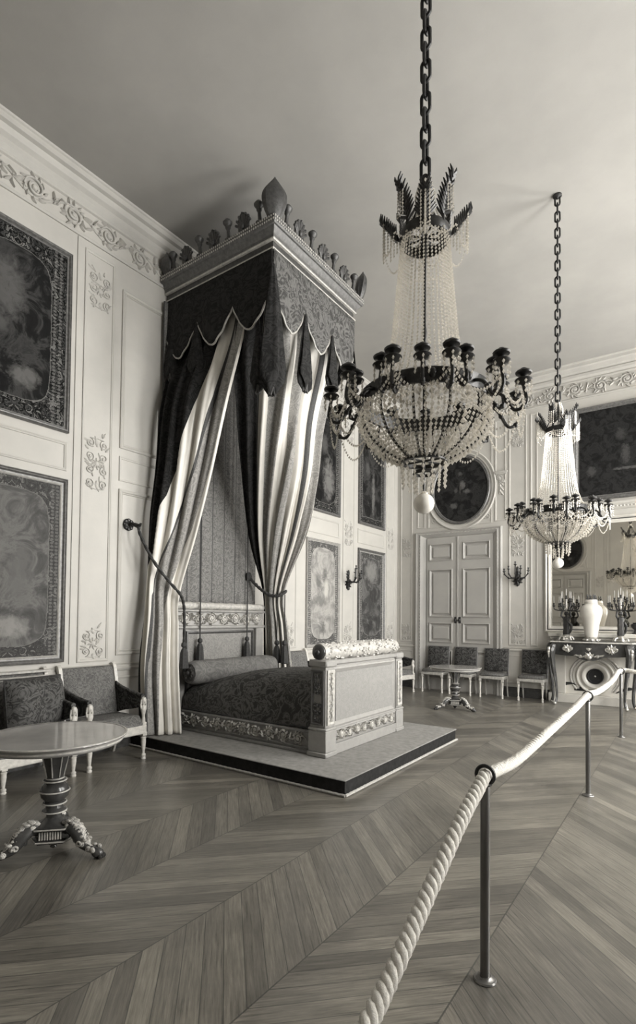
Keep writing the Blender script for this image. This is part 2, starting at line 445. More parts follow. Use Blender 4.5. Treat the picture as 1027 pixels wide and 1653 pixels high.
def rinceau(mb, a0, a1, b0, b1, step, rad=0.011, rnd=None, fine=True):
    """running foliage scroll along a frieze"""
    rnd = rnd or random.Random(3)
    H = b1-b0; cb = (b0+b1)/2; n = max(1, round((a1-a0)/step)); st = (a1-a0)/n
    for i in range(n):
        c = a0+st*(i+0.5); s = 1 if i % 2 == 0 else -1
        r = min(H*0.44, st*0.42)
        # main stem swinging from one scroll to the next
        mb.tube([(a0+st*i+st*k/8, cb-s*H*0.36*sin(pi*k/8), 0.006) for k in range(9)], rad*0.9, 6)
        volute(mb, (c, cb+s*H*0.04), r, 1.7, pi + s*0.5, -s, rad*1.15, h=0.014)
        for k in range(6):
            q = 2*pi*k/6; leaf(mb, (c+r*0.12*cos(q), cb+s*H*0.04+r*0.12*sin(q)), q, r*0.34, r*0.14, 0.016)
        for k in range(11):
            a = 2*pi*k/11+rnd.uniform(-0.2, 0.2); q = r*rnd.uniform(0.9, 1.05)
            leaf(mb, (c+q*cos(a), cb+q*sin(a)*0.92), a+s*rnd.uniform(0.3, 1.2), H*rnd.uniform(0.20, 0.34), H*0.085, 0.034)
        for k in range(4):
            leaf(mb, (a0+st*i+rnd.uniform(-0.05, 0.05)*st, cb+rnd.uniform(-0.2, 0.2)*H), rnd.uniform(0, 2*pi), H*0.36, H*0.09, 0.042)
        mb.ball((a0+st*i, cb, 0.01), H*0.06, H*0.06, 0.02, 8, 4)
def cluster(mb, ca, cb, w, h, rad=0.008, seed=1):
    """symmetrical bunch of scrolls, leaves and a rosette"""
    rnd = random.Random(seed)
    mb.ball((ca, cb, 0.008), w*0.10, w*0.10, 0.012, 10, 4)
    for k in range(8):
        a = 2*pi*k/8; leaf(mb, (ca+w*0.07*cos(a), cb+w*0.07*sin(a)), a, w*0.14, w*0.05, 0.014)
    ny = max(1, int(h/(w*0.55)))
    for s in (-1, 1):
        for j in range(ny+1):
            y = cb-h/2+h*(j+0.5)/(ny+1); cw = s*(1 if j % 2 else -1)
            volute(mb, (ca+s*w*0.27, y), w*0.17, 1.4, pi/2 if j % 2 else -pi/2, cw, rad, 18, 0.007, tail=(ca+s*0.02*w, y+(w*0.2 if j % 2 else -w*0.2)))
            for q in range(3):
                leaf(mb, (ca+s*w*rnd.uniform(0.1, 0.35), y+rnd.uniform(-0.3, 0.3)*w), pi/2-s*rnd.uniform(-0.3, 1.4), w*rnd.uniform(0.14, 0.24), w*0.06, 0.014)
    for t in (-1, 1):
        leaf(mb, (ca, cb+t*h*0.32), t*pi/2, h*0.2, w*0.09, 0.014)

THIN = [(0.0, 0.0), (0.0, 0.012), (0.012, 0.016), (0.022, 0.010), (0.030, 0.010), (0.034, 0.0)]
PANEL = [(0.0, 0.0), (0.0, 0.018), (0.015, 0.026), (0.032, 0.018), (0.04, 0.006), (0.052, 0.012), (0.06, 0.0)]
def band(mb, a0, a1, prof):
    """horizontal moulding: prof = [(b, height)]"""
    mb.grid([[(a, q, h) for q, h in prof] for a in (a0, a1)][::-1])
CORN = [(5.93, 0.0), (5.93, 0.018), (5.96, 0.022), (5.975, 0.004), (5.98, 0.0)]
CORN2 = [(6.27, 0.0), (6.28, 0.022), (6.30, 0.026), (6.315, 0.012), (6.36, 0.05), (6.41, 0.055), (6.42, 0.03), (6.46, 0.075), (6.52, 0.095), (6.535, 0.135), (6.59, 0.14), (6.60, 0.155), (6.62, 0.16)]

def dress(wall, Wm, a0, a1, seed, step=0.44, spans=None):
    """frieze, cornice, dado rail and skirting that every wall carries"""
    c = MB(Wm); band(c, a0, a1, CORN2); c.build('cornice', M['frieze'], wall, auto=25)
    c = MB(Wm); band(c, a0, a1, CORN); c.build('architrave_molding', M['frieze'], wall, auto=25)
    c = MB(Wm); rinceau(c, a0+0.05, a1-0.05, 6.0, 6.25, step, 0.014, random.Random(seed)); c.build('frieze_carving', M['relief'], wall)
    c = MB(Wm)
    for q0, q1 in (spans or [(a0, a1)]):
        band(c, q0, q1, [(0.93, 0.0), (0.935, 0.02), (0.96, 0.03), (0.98, 0.012), (1.0, 0.012), (1.01, 0.02), (1.02, 0.0)])
    c.build('dado_rail', M['wall'], wall, auto=25)
def skirt(name, Wm, spans):
    c = MB(Wm)
    for a0, a1 in spans:
        c.box(a0, a1, 0.0, 0.17, 0.0, 0.022); c.box(a0, a1, 0.17, 0.20, 0.0, 0.012)
    structure(c.build(name, M['skirting'], smooth=False), 'dark painted skirting')

dress(wall_left, WL, YN, YF, 5); dress(wall_far, WF, XL, XR, 8, 0.44, [(XL, -5.18), (-3.19, -2.28), (-0.18, XR)]); dress(wall_near, WN, -XR, -XL, 9, 0.44, [(-XR, 3.19), (5.18, -XL)])
dress(wall_right, WR, -YF, -YN, 4, 1.2, [(-11.25, -11.05), (-9.15, -8.05), (-6.15, -5.05), (-3.15, 1.0)])
skirt('baseboard_left', WL, [(YN, YF)])
skirt('baseboard_far', WF, [(XL, -5.18), (-3.19, -2.28), (-0.18, XR)])
skirt('baseboard_near', WN, [(-XR, 3.19), (5.18, -XL)])

def panel(wall, Wm, rect, prof=PANEL):
    c = MB(Wm); c.molding(rect, prof); return c.build('panel_molding', M['wall'], wall, auto=25)
def pilaster(wall, Wm, rect, ornaments, w=None):
    c = MB(Wm); c.molding(rect, THIN); p = c.build('pilaster_panel', M['wall'], wall, auto=25)
    for i, (bz, h) in enumerate(ornaments):
        o = MB(Wm); cluster(o, (rect[0]+rect[1])/2, bz, (rect[1]-rect[0])*0.85, h, 0.0075, i+3)
        o.build('carved_ornament', M['relief'], p)
# left wall
pilaster(wall_left, WL, (3.31, 3.70, 1.06, 5.84), [(5.42, 0.42), (3.37, 0.62), (1.27, 0.36)])
pilaster(wall_left, WL, (6.98, 7.37, 1.06, 5.84), [(5.42, 0.42), (3.37, 0.62), (1.27, 0.36)])
pilaster(wall_left, WL, (8.88, 9.32, 1.06, 5.84), [(5.42, 0.42), (3.30, 0.45), (1.27, 0.36)])
pilaster(wall_left, WL, (10.74, 11.16, 1.06, 5.84), [(5.42, 0.42), (3.42, 0.45), (1.27, 0.36)])
for r in ((3.80, 6.86, 3.64, 5.60), (3.80, 6.86, 1.12, 3.14)): panel(wall_left, WL, r)
for r in ((1.98, 3.14, 3.20, 3.52), (7.64, 8.74, 3.17, 3.48), (9.46, 10.62, 3.17, 3.48), (3.80, 6.86, 3.24, 3.54)): panel(wall_left, WL, r, THIN)
for y0, y1 in ((0.0, 1.8), (1.98, 3.14), (3.3, 3.7), (3.8, 5.2), (5.4, 6.86), (7.0, 7.4), (7.64, 8.74), (8.88, 9.32), (9.46, 10.62)):
    panel(wall_left, WL, (y0, y1, 0.27, 0.86), THIN)
c = MB(WL); c.box(3.215, 3.235, 1.05, 5.92, 0, 0.012); c.build('edge_bead', M['wall'], wall_left, smooth=False)

def end_wall(wall, Wm, s):
    """s=+1 far wall, -1 the wall opposite (its a axis runs the other way)"""
    def R(x0, x1, z0, z1): return (x0, x1, z0, z1) if s > 0 else (-x1, -x0, z0, z1)
    pilaster(wall, Wm, R(-5.57, -5.27, 1.06, 5.84), [(3.25, 0.42), (1.28, 0.36), (5.4, 0.4)])
    pilaster(wall, Wm, R(-3.07, -2.71, 1.06, 5.84), [(3.12, 0.40), (1.28, 0.40), (5.4, 0.4)])
    panel(wall, Wm, R(-2.64, -2.50, 1.06, 5.84), THIN)
    panel(wall, Wm, R(-5.14, -4.95, 3.68, 5.84), THIN)
    panel(wall, Wm, R(-3.36, -3.13, 3.68, 5.84), THIN)
    panel(wall, Wm, R(-4.88, -3.42, 3.66, 5.84), THIN)
    panel(wall, Wm, R(-5.57, -5.25, 0.27, 0.86), THIN)
    panel(wall, Wm, R(-3.1, -2.45, 0.27, 0.86), THIN)
    # moulded ring and spandrel carving round the oval
    c = MB(Wm); c.oval((s*-4.12, 4.46), 0.80, 0.90, [(0.0, 0.0), (0.0, 0.03), (0.02, 0.045), (0.05, 0.03), (0.07, 0.02), (0.10, 0.02), (0.12, 0.0)])
    c.build('oval_molding', M['wall'], wall, auto=25)
    c = MB(Wm)
    for sx in (-1, 1):
        cx = s*-4.12+sx*0.60
        volute(c, (cx, 3.82), 0.09, 1.4, pi/2, sx, 0.010); volute(c, (cx-sx*0.16, 3.76), 0.05, 1.3, pi/2, sx, 0.008)
        for k in range(6): leaf(c, (cx-sx*0.05*k+0.03, 3.78+0.015*k), pi/2+sx*(0.9-0.35*k), 0.12, 0.03, 0.014)
    c.build('spandrel_carving', M['relief'], wall)
    # door
    d = MB(Wm)
    ai, ao = R(-4.90, -3.39, 0, 0)[:2], R(-5.17, -3.20, 0, 0)[:2]
    prof = [(0.0, 0.0), (0.0, 0.06), (0.03, 0.075), (0.06, 0.06), (0.10, 0.055), (0.13, 0.075), (0.17, 0.05), (0.20, 0.035), (0.24, 0.02), (0.26, 0.0)]
    rings = []
    for i, h in prof:
        k = i*0.52 if i > 0 else 0
        rings.append([(ao[0]+i, 0.0, h), (ao[0]+i, 3.57-k, h), (ao[1]-i*0.73, 3.57-k, h), (ao[1]-i*0.73, 0.0, h)])
    d.loft(rings[::-1], False, False)
    nm = 'door_1' if s > 0 else 'door_2'
    door = structure(d.build(nm, M['door'], auto=25), 'tall white panelled double door in a carved surround')
    d = MB(Wm); d.molding((ao[0]+0.085, ao[1]-0.062, -0.2, 3.525), [(0, 0.06), (0.006, 0.068), (0.012, 0.06)])
    n = 46
    for k in range(n):
        z = 0.1+3.4*k/n
        for aa in (ao[0]+0.115, ao[1]-0.09): d.ball((aa, z, 0.062), 0.016, 0.026, 0.014, 6, 4)
    for k in range(24):
        d.ball((ao[0]+0.14+(ao[1]-ao[0]-0.26)*k/23, 3.51, 0.062), 0.026, 0.016, 0.014, 6, 4)
    d.build('bead_enrichment', M['relief'], door)
    mid = R(-4.162, -4.162, 0, 0)[0]
    for q, (x0, x1) in enumerate(((-4.895, -4.166), (-4.158, -3.395))):
        L = MB(Wm); r = R(x0, x1, 0.02, 3.42)
        zz = [0.02, 0.25, 0.90, 1.06, 1.51, 1.63, 2.71, 2.90, 3.29, 3.42]; pp = R(*((-4.83, -4.28) if q == 0 else (-4.05, -3.45)), 0, 1)
        L.box(r[0], pp[0], 0.02, 3.42, 0.001, 0.028); L.box(pp[1], r[1], 0.02, 3.42, 0.001, 0.028)
        for k in range(0, 10, 2): L.box(pp[0], pp[1], zz[k], zz[k+1], 0.001, 0.028)
        p0, p1 = (-4.83, -4.28) if q == 0 else (-4.05, -3.45)
        for z0, z1 in ((2.90, 3.29), (1.63, 2.71), (1.06, 1.51), (0.25, 0.90)):
            rr = R(p0, p1, z0, z1)
            L.molding(rr, [(0, 0.028), (0.0, 0.046), (0.018, 0.056), (0.03, 0.040), (0.04, 0.012), (0.05, 0.004), (0.075, 0.004), (0.078, 0.022), (0.10, 0.034)])
            L.box(rr[0]+0.10, rr[1]-0.10, z0+0.10, z1-0.10, 0.001, 0.034)
        L.build('door_leaf', M['door'], door, auto=25)
    h = MB(Wm)
    for sx in (-1, 1):
        h.box(mid+sx*0.045-0.028, mid+sx*0.045+0.028, 1.50, 1.64, 0.028, 0.045, 0.006)
        h.ball((mid+sx*0.045, 1.57, 0.075), 0.032, 0.032, 0.03, 10, 6)
    h.build('door_lock', M['bronze'], door)
    h = MB(Wm); h.box(mid-0.018, mid+0.018, 0.02, 3.42, 0.028, 0.045); h.build('meeting_strip', M['door'], door, smooth=False)
end_wall(wall_far, WF, 1); end_wall(wall_near, WN, -1)

# carved bracket on the far wall, right of the oval
c = MB(WF); c.box(-3.37, -3.09, 4.70, 4.735, 0, 0.06, 0.006); c.box(-3.34, -3.12, 4.67, 4.70, 0, 0.045)
volute(c, (-3.27, 4.60), 0.06, 1.5, 0, 1, 0.012, h=0.02); volute(c, (-3.20, 4.52), 0.05, 1.5, pi, 1, 0.012, h=0.02)
for k in range(6): leaf(c, (-3.24, 4.56-0.05*k), -pi/2+(0.4 if k % 2 else -0.4), 0.11, 0.035, 0.03)
structure(c.build('trim_1', M['relief']), 'carved bracket at the right of the oval painting')
# ------------------------------------------------------------------ pictures
def painting(label, Wm, rect, cmat, fmat, fw=0.05, depth=0.05, group=None, slip=None):
    a0, a1, b0, b1 = rect; ca, cb = (a0+a1)/2, (b0+b1)/2; w, h = a1-a0, b1-b0
    t = thing('wall_painting', label, 'painting', Wm @ Matrix.Translation((ca, cb, 0.001)), group)
    f = MB(); r = (-w/2, w/2, -h/2, h/2)
    f.molding(r, [(0, 0), (0, depth*0.7), (fw*0.15, depth), (fw*0.35, depth*0.8), (fw*0.5, depth*0.85), (fw*0.75, depth*0.45), (fw, depth*0.4), (fw, 0.0)])
    fo = f.build('picture_frame', fmat, t, auto=25)
    if slip:
        s = MB(); q = fw; s.molding((-w/2+q, w/2-q, -h/2+q, h/2-q), [(0, 0), (0, depth*0.42), (slip*0.5, depth*0.5), (slip, depth*0.3), (slip, 0)])
        s.build('inner_molding', M['frame_light'], fo, auto=25)
    c = MB(); q = fw*0.9; c.box(-w/2+q, w/2-q, -h/2+q, h/2-q, 0.002, depth*0.3)
    c.build('canvas', cmat, t, smooth=False)
    return t
cw, ch = 1.07, 1.92
def lowb(seed):
    r = random.Random(seed)
    return [(r.uniform(-0.25, 0.25), r.uniform(-0.6, 0.5), r.uniform(0.05, 0.14), r.uniform(0.08, 0.22), r.uniform(0.25, 0.4)) for _ in range(6)]
painting('dark tapestry picture above the other picture, nearest the left edge', WL, (1.98, 3.145, 3.62, 5.64),
         canvas_mat('canvas_woodland', 0.007, 0.045, cw, ch, 0.17, 0.20, [(-0.1, 0.3, 0.2, 0.35, 0.10), (0.1, -0.55, 0.16, 0.12, 0.13), (-0.2, -0.1, 0.15, 0.1, 0.08)], True), M['frame'], 0.055, 0.05, 'pictures on the bed wall')
painting('grey figure tapestry picture hanging directly above the sofa', WL, (1.98, 3.145, 1.08, 3.10),
         canvas_mat('canvas_drapery', 0.055, 0.15, cw, ch, 0.14, 0.19, [(0.0, -0.62, 0.22, 0.12, 0.26), (0.1, -0.1, 0.15, 0.35, 0.13), (-0.2, 0.2, 0.18, 0.3, 0.16)], True, bval=0.045), M['frame'], 0.06, 0.05, 'pictures on the bed wall', 0.02)
painting('dark upper picture partly hidden by the bed curtain', WL, (7.64, 8.74, 3.58, 5.62),
         canvas_mat('canvas_night', 0.006, 0.03, cw, ch, 0.13, 0.20, [(0.15, -0.35, 0.20, 0.42, 0.17), (0.0, 0.3, 0.12, 0.2, 0.08)], True), M['frame'], 0.05, 0.045, 'pictures on the bed wall')
painting('pale picture of airy figures just right of the bed curtain', WL, (7.64, 8.74, 1.05, 3.06),
         canvas_mat('canvas_airy_figures', 0.16, 0.36, 1.0, ch, 0.10, 0.34, [(0.05, 0.35, 0.10, 0.16, 0.10), (-0.15, 0.15, 0.10, 0.2, 0.12), (0.1, 0.0, 0.08, 0.3, 0.48), (0.0, -0.68, 0.10, 0.13, 0.09), (-0.05, -0.15, 0.3, 0.12, 0.14)], True, bval=0.06), M['frame_light'], 0.05, 0.045, 'pictures on the bed wall')
painting('dark upper picture nearest the room corner, behind the big chandelier', WL, (9.46, 10.62, 3.58, 5.62),
         canvas_mat('canvas_column', 0.008, 0.045, cw, ch, 0.12, 0.16, [(0.05, -0.3, 0.07, 0.5, 0.14), (-0.2, 0.2, 0.1, 0.2, 0.09)], False), M['frame'], 0.06, 0.05, 'pictures on the bed wall')
painting('mid grey clouded picture nearest the room corner, above the footboard', WL, (9.46, 10.62, 1.05, 3.07),
         canvas_mat('canvas_clouds', 0.035, 0.13, cw, ch, 0.12, 0.24, [(0.0, 0.55, 0.28, 0.25, 0.20), (0.0, -0.66, 0.14, 0.13, 0.03), (0.0, -0.1, 0.3, 0.4, 0.04)], True, bval=0.04), M['frame'], 0.06, 0.05, 'pictures on the bed wall', 0.02)

def oval_painting(label, Wm, ca, cb):
    t = thing('oval_painting', label, 'painting', Wm @ Matrix.Translation((ca, cb, 0.001)))
    f = MB(); f.oval((0, 0), 0.67, 0.77, [(0, 0), (0, 0.04), (0.015, 0.055), (0.03, 0.04), (0.045, 0.045), (0.065, 0.02), (0.065, 0.0)])
    f.build('picture_frame', M['frame'], t, auto=25)
    c = MB(); c.oval((0, 0), 0.61, 0.71, [(0.0, 0.004), (0.0, 0.016), (0.6, 0.016)], 48)
    c.build('canvas', canvas_mat('canvas_flowers', 0.008, 0.03, 2, 2, 0, 0.2, [(0.05, 0.1, 0.07, 0.1, 0.14), (0.15, -0.05, 0.09, 0.06, 0.12), (-0.15, -0.35, 0.09, 0.07, 0.10), (0.0, 0.35, 0.06, 0.05, 0.09), (-0.1, 0.0, 0.05, 0.06, 0.08)], nscale=5), t)
    return t
oval_painting('dark oval flower painting above the double door', WF, -4.12, 4.46)
oval_painting('dark oval painting above the opposite door, seen only in the mirror', WN, 4.12, 4.46)
painting('large dark landscape painting high above the mirror', WF, (-1.82, -0.62, 3.90, 5.73),
         canvas_mat('canvas_landscape', 0.007, 0.022, 1, 1.7, 0, 0.2, [(0.28, -0.10, 0.08, 0.2, 0.06), (0.35, -0.36, 0.3, 0.03, 0.09), (-0.3, -0.35, 0.1, 0.1, 0.06), (0.2, 0.3, 0.1, 0.12, 0.045)], nscale=7), M['frame'], 0.09, 0.06)

# ------------------------------------------------------------------ chimneypiece, mirror
ch_ = MB(WF)
MX0, MX1 = -2.27, -0.19
ch_.box(MX0, MX1, 0, 0.17, 0, 0.16, 0.006)
ch_.box(MX0+0.06, MX0+0.30, 0.17, 1.16, 0, 0.12, 0.008); ch_.box(MX1-0.30, MX1-0.06, 0.17, 1.16, 0, 0.12, 0.008)
ch_.box(MX0+0.06, MX1-0.06, 0.98, 1.22, 0, 0.12, 0.008)
ch_.box(MX0+0.03, MX1-0.03, 1.22, 1.27, 0, 0.15, 0.01); ch_.box(MX0, MX1, 1.27, 1.35, 0, 0.20, 0.012)
fire = tag(ch_.build('chimneypiece', M['marble'], auto=30), 'pale marble chimneypiece behind the console table, under the mirror', 'fireplace')
# board closing the hearth with concentric mouldings
t = thing('fireboard', 'pale board closing the hearth, with raised rings round a dark hole', 'fireboard', WF @ Matrix.Translation((-1.46, 0, 0)))
c = MB(); c.box(-0.58, 1.05, 0.17, 0.97, 0.002, 0.04, 0.004); c.build('board', M['marble'], t)
FC = (0, 0.53)
c = MB()
for r0, r1 in ((0.155, 0.245), (0.285, 0.33)):
    c.oval(FC, r1, r1, [(0, 0.04), (0.0, 0.06), ((r1-r0)*0.3, 0.078), ((r1-r0)*0.7, 0.074), (r1-r0, 0.05), (r1-r0, 0.04)])
c.build('ring_molding', M['marble'], t)
for s in (-1, 1):
    c = MB()
    path = [(0.43*cos(a)*s, 0.53+0.40*sin(a), 0.045) for a in [radians(-42+104*k/18) for k in range(19)]]
    c.tube(path, 0.017, 8); path = [(0.385*cos(a)*s, 0.53+0.36*sin(a), 0.042) for a in [radians(-38+96*k/18) for k in range(19)]]
    c.tube(path, 0.010, 8); c.build('curved_molding', M['gilt_mid'], t)
c = MB(); c.oval(FC, 0.145, 0.145, [(0, 0.04), (0, 0.058), (0.02, 0.062), (0.03, 0.045), (0.145, 0.044)]); c.build('hole', M['opening_black'], t)
c = MB(); c.ball((0, 0.53, 0.05), 0.018, 0.018, 0.014); c.build('knob', M['bronze_gilt'], t)
c = MB(); c.box(-0.36, 0.0, 0.235, 0.275, 0.036, 0.05); c.build('vent_slot', M['opening_black'], t)
c = MB(); c.box(-0.27, -0.22, 0.272, 0.31, 0.036, 0.05); c.build('vent_catch', M['opening_black'], t)
c = MB(); c.tube([(-0.58, 0.30, 0.045), (-0.50, 0.36, 0.045), (-0.40, 0.37, 0.045), (-0.32, 0.34, 0.045)], [0.01, 0.03, 0.022, 0.006], 8); c.build('curved_slot', M['opening_black'], t)
c = MB(); c.tube([(0.34, 0.24, 0.045), (0.45, 0.30, 0.045), (0.56, 0.34, 0.045), (0.64, 0.34, 0.045)], [0.006, 0.022, 0.03, 0.012], 8); c.build('curved_slot', M['opening_black'], t)
t = thing('wall_mirror', 'tall wall mirror above the chimneypiece, reflecting the opposite wall', 'mirror', WF @ Matrix.Translation((-1.23, 2.47, 0.0)))
f = MB(); f.molding((-1.13, 1.13, -1.12, 1.10), [(0, 0), (0, 0.05), (0.03, 0.075), (0.05, 0.05), (0.09, 0.045), (0.11, 0.03), (0.13, 0.03), (0.13, 0.0)])
f.build('mirror_frame', M['white'], t, auto=25)
f = MB(); f.molding((-1.085, 1.085, -1.075, 1.055), [(0, 0.04), (0.006, 0.056), (0.02, 0.056), (0.026, 0.04)])
f.build('gilt_fillet', M['gilt_dark'], t, auto=25)
f = MB(); f.box(-1.01, 1.01, -1.0, 0.98, 0.006, 0.016); f.build('glass', M['mirror'], t, smooth=False)
c = MB(WF); band(c, -2.4, -0.06, [(3.70, 0), (3.70, 0.03), (3.73, 0.06), (3.77, 0.05), (3.80, 0.08), (3.83, 0.08), (3.83, 0)])
for k in range(40): c.ball((-2.37+2.28*k/39, 3.745, 0.062), 0.016, 0.016, 0.012, 6, 4)
structure(c.build('trim_2', M['wall'], auto=25), 'beaded cornice above the mirror')

# ------------------------------------------------------------------ sconces
def candle_cup(mb, x, y, z, r=0.032):
    mb.lathe([(0.006, -0.03), (0.014, -0.012), (r, 0.0), (r, 0.006), (0.012, 0.012), (0.012, 0.03), (0.017, 0.05), (0.019, 0.062), (0.012, 0.064)], 10, (x, y, z))
def sconce(label, Wm, a, z, s=1.0):
    t = thing('wall_sconce', label, 'wall lamp', Wm @ Matrix.Translation((a, z, 0.0)) @ Matrix.Scale(s, 4))
    c = MB(); c.lathe([(0.01, 0), (0.05, 0.0), (0.055, 0.012), (0.03, 0.02), (0.02, 0.035), (0.0, 0.04)], 12)
    c.ball((0, -0.10, 0.02), 0.045, 0.09, 0.03); c.ball((0, -0.22, 0.018), 0.028, 0.05, 0.022); c.ball((0, 0.08, 0.02), 0.03, 0.07, 0.025)
    for k in range(8): leaf(c, (0, -0.14), 2*pi*k/8, 0.11, 0.035, 0.05)
    c.build('backplate', M['bronze'], t)
    for dx, dn, up in ((-0.24, 0.14, 0.04), (0.24, 0.14, 0.04), (-0.12, 0.25, 0.08), (0.12, 0.25, 0.08), (0.0, 0.2, 0.17)):
        c = MB()
        p = [(0, -0.06, 0.02), (dx*0.25, -0.10, dn*0.4), (dx*0.65, -0.10, dn*0.8), (dx*0.97, -0.02, dn), (dx, up, dn)]
        P = []
        for i in range(len(p)-1):
            for q in range(4):
                u = q/4; P.append(tuple(p[i][j]*(1-u)+p[i+1][j]*u for j in range(3)))
        P.append(p[-1]); c.tube(P, 0.012, 8)
        for q in range(3): c.ball(P[4+4*q], 0.02, 0.02, 0.02, 8, 4)
        arm = c.build('candle_arm', M['bronze'], t)
        c = MB(Matrix.Translation((dx, up, dn)) @ Matrix.Rotation(-pi/2, 4, 'X')); candle_cup(c, 0, 0, 0, 0.036); c.build('candle_cup', M['bronze'], arm)
    return t
sconce('black branched bronze sconce on the end wall right of the double door', WF, -2.89, 2.55)
sconce('black branched bronze sconce on the bed wall between two pictures', WL, 9.08, 2.42)
# ------------------------------------------------------------------ dais
DZ = 0.15
t = thing('bed_dais', 'low carpeted dais under the canopied bed', 'platform', at(-4.08, 5.38, 0))
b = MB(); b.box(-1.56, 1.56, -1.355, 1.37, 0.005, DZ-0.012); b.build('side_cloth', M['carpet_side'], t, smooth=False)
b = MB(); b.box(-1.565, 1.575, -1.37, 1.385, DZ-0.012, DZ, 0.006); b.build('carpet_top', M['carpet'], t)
b = MB()
rnd = random.Random(2)
for (x0, y0, x1, y1) in ((-1.56, -1.372, 1.575, -1.372), (1.577, -1.372, 1.577, 1.38)):
    n = 90
    b.tube([(x0+(x1-x0)*k/n, y0+(y1-y0)*k/n, 0.014+0.003*(k % 2)) for k in range(n+1)], 0.014, 6)
b.build('floor_braid', M['braid'], t)

# ------------------------------------------------------------------ bed
bed = thing('state_bed', 'pale carved state bed with scrolled footboard standing on the dais', 'bed', at(-4.25, 5.40, DZ))
def BX(x): return x+4.25
def BY(y): return y-5.40
def bz(z): return z-DZ
# footboard
fb = MB(); fb.box(BX(-3.26), BX(-3.085), BY(4.60), BY(6.22), bz(0.20), bz(1.10), 0.004)
foot = fb.build('footboard', M['bedwood'], bed)
c = MB(Matrix(((0, 0, 1, BX(-3.085)), (1, 0, 0, 0), (0, 1, 0, 0), (0, 0, 0, 1))))
c.molding((BY(4.66), BY(6.07), bz(0.44), bz(1.075)), [(0, 0), (0, 0.015), (0.02, 0.022), (0.035, 0.012), (0.055, 0.004), (0.06, 0.0)])
c.molding((BY(4.72), BY(6.10), bz(0.275), bz(0.415)), [(0, 0), (0, 0.012), (0.012, 0.016), (0.02, 0.004), (0.02, 0)])
c.build('panel_molding', M['bedwood'], foot, auto=25)
c = MB(Matrix(((0, 0, 1, BX(-3.083)), (1, 0, 0, 0), (0, 1, 0, 0), (0, 0, 0, 1))))
c.box(BY(4.72), BY(6.01), bz(0.50), bz(1.015), 0.0, 0.006); c.build('silk_panel', M['bedpanel'], foot, smooth=False)
c = MB(Matrix(((0, 0, 1, BX(-3.083)), (1, 0, 0, 0), (0, 1, 0, 0), (0, 0, 0, 1))))
rinceau(c, BY(4.75), BY(6.07), bz(0.30), bz(0.395), 0.16, 0.008, random.Random(4)); c.build('carved_frieze', M['gilt_mid'], foot)
c = MB(); c.box(BX(-3.275), BX(-3.06), BY(4.66), BY(6.14), bz(1.10), bz(1.150), 0.010); c.box(BX(-3.27), BX(-3.065), BY(4.56), BY(6.26), bz(0.415), bz(0.44), 0.006)
c.box(BX(-3.27), BX(-3.06), BY(4.62), BY(6.2), bz(0.155), bz(0.265), 0.004)
c.build('rail', M['bedwood'], foot)
# scroll roll on top, floral end roundel
c = MB(); rr = Matrix.Translation((BX(-3.17), 0, bz(1.235))) @ Matrix.Rotation(-pi/2, 4, 'X')
prof = []
for k in range(61): prof.append((0.088+0.006*sin(k*0.9), BY(4.53)+(6.22-4.53)*k/60))
c.lathe(prof, 22, (0, 0, 0), rr); rnd = random.Random(5)
for k in range(230):
    a = rnd.uniform(0, 2*pi); y = BY(rnd.uniform(4.56, 6.2)); c.ball((BX(-3.17)+0.09*cos(a), y, bz(1.235)+0.09*sin(a)), 0.018, 0.026, 0.014, 6, 3)
roll = c.build('scroll_roll', M['gilt_mid'], foot)
for yy in (4.53, 6.22):
    c = MB(); c.ball((BX(-3.17), BY(yy), bz(1.235)), 0.08, 0.035, 0.08, 16, 8); c.ball((BX(-3.17), BY(yy)-0.03*(1 if yy < 5 else -1), bz(1.235)), 0.03, 0.02, 0.03, 10, 6)
    c.build('end_roundel', M['mahogany'], roll)
for yy, s in ((4.60, -1), (6.20, 1)):
    c = MB()
    y0, y1 = BY(yy)-0.085, BY(yy)+0.085
    c.box(BX(-3.29), BX(-3.045), y0-0.025, y1+0.025, bz(0.152), bz(0.20), 0.008)
    c.box(BX(-3.28), BX(-3.055), y0-0.012, y1+0.012, bz(0.20), bz(0.42), 0.006)
    c.box(BX(-3.285), BX(-3.05), y0-0.018, y1+0.018, bz(0.42), bz(0.45), 0.01)
    c.box(BX(-3.265), BX(-3.07), y0, y1, bz(0.45), bz(1.08), 0.006)
    c.box(BX(-3.285), BX(-3.05), y0-0.018, y1+0.018, bz(1.08), bz(1.155), 0.014)
    post = c.build('corner_post', M['bedwood'], bed)
    c = MB(Matrix(((0, 0, 1, BX(-3.068)), (1, 0, 0, 0), (0, 1, 0, 0), (0, 0, 0, 1))))
    c.molding((BY(yy)-0.065, BY(yy)+0.065, bz(0.48), bz(1.05)), THIN)
    cluster(c, BY(yy), bz(0.62), 0.11, 0.22, 0.005, 2); cluster(c, BY(yy), bz(0.90), 0.11, 0.22, 0.005, 3)
    c.build('carved_strip', M['gilt_mid'], post)
    c = MB(Matrix(((1, 0, 0, 0), (0, 0, -s*-1, BY(yy)+s*0.088), (0, 1, 0, 0), (0, 0, 0, 1))))
    c.molding((BX(-3.25), BX(-3.085), bz(0.48), bz(1.05)), THIN)
    cluster(c, BX(-3.167), bz(0.90), 0.12, 0.2, 0.006, 5); cluster(c, BX(-3.167), bz(0.60), 0.12, 0.2, 0.006, 6)
    c.build('side_strip', M['bedwood_side_shade'], post)
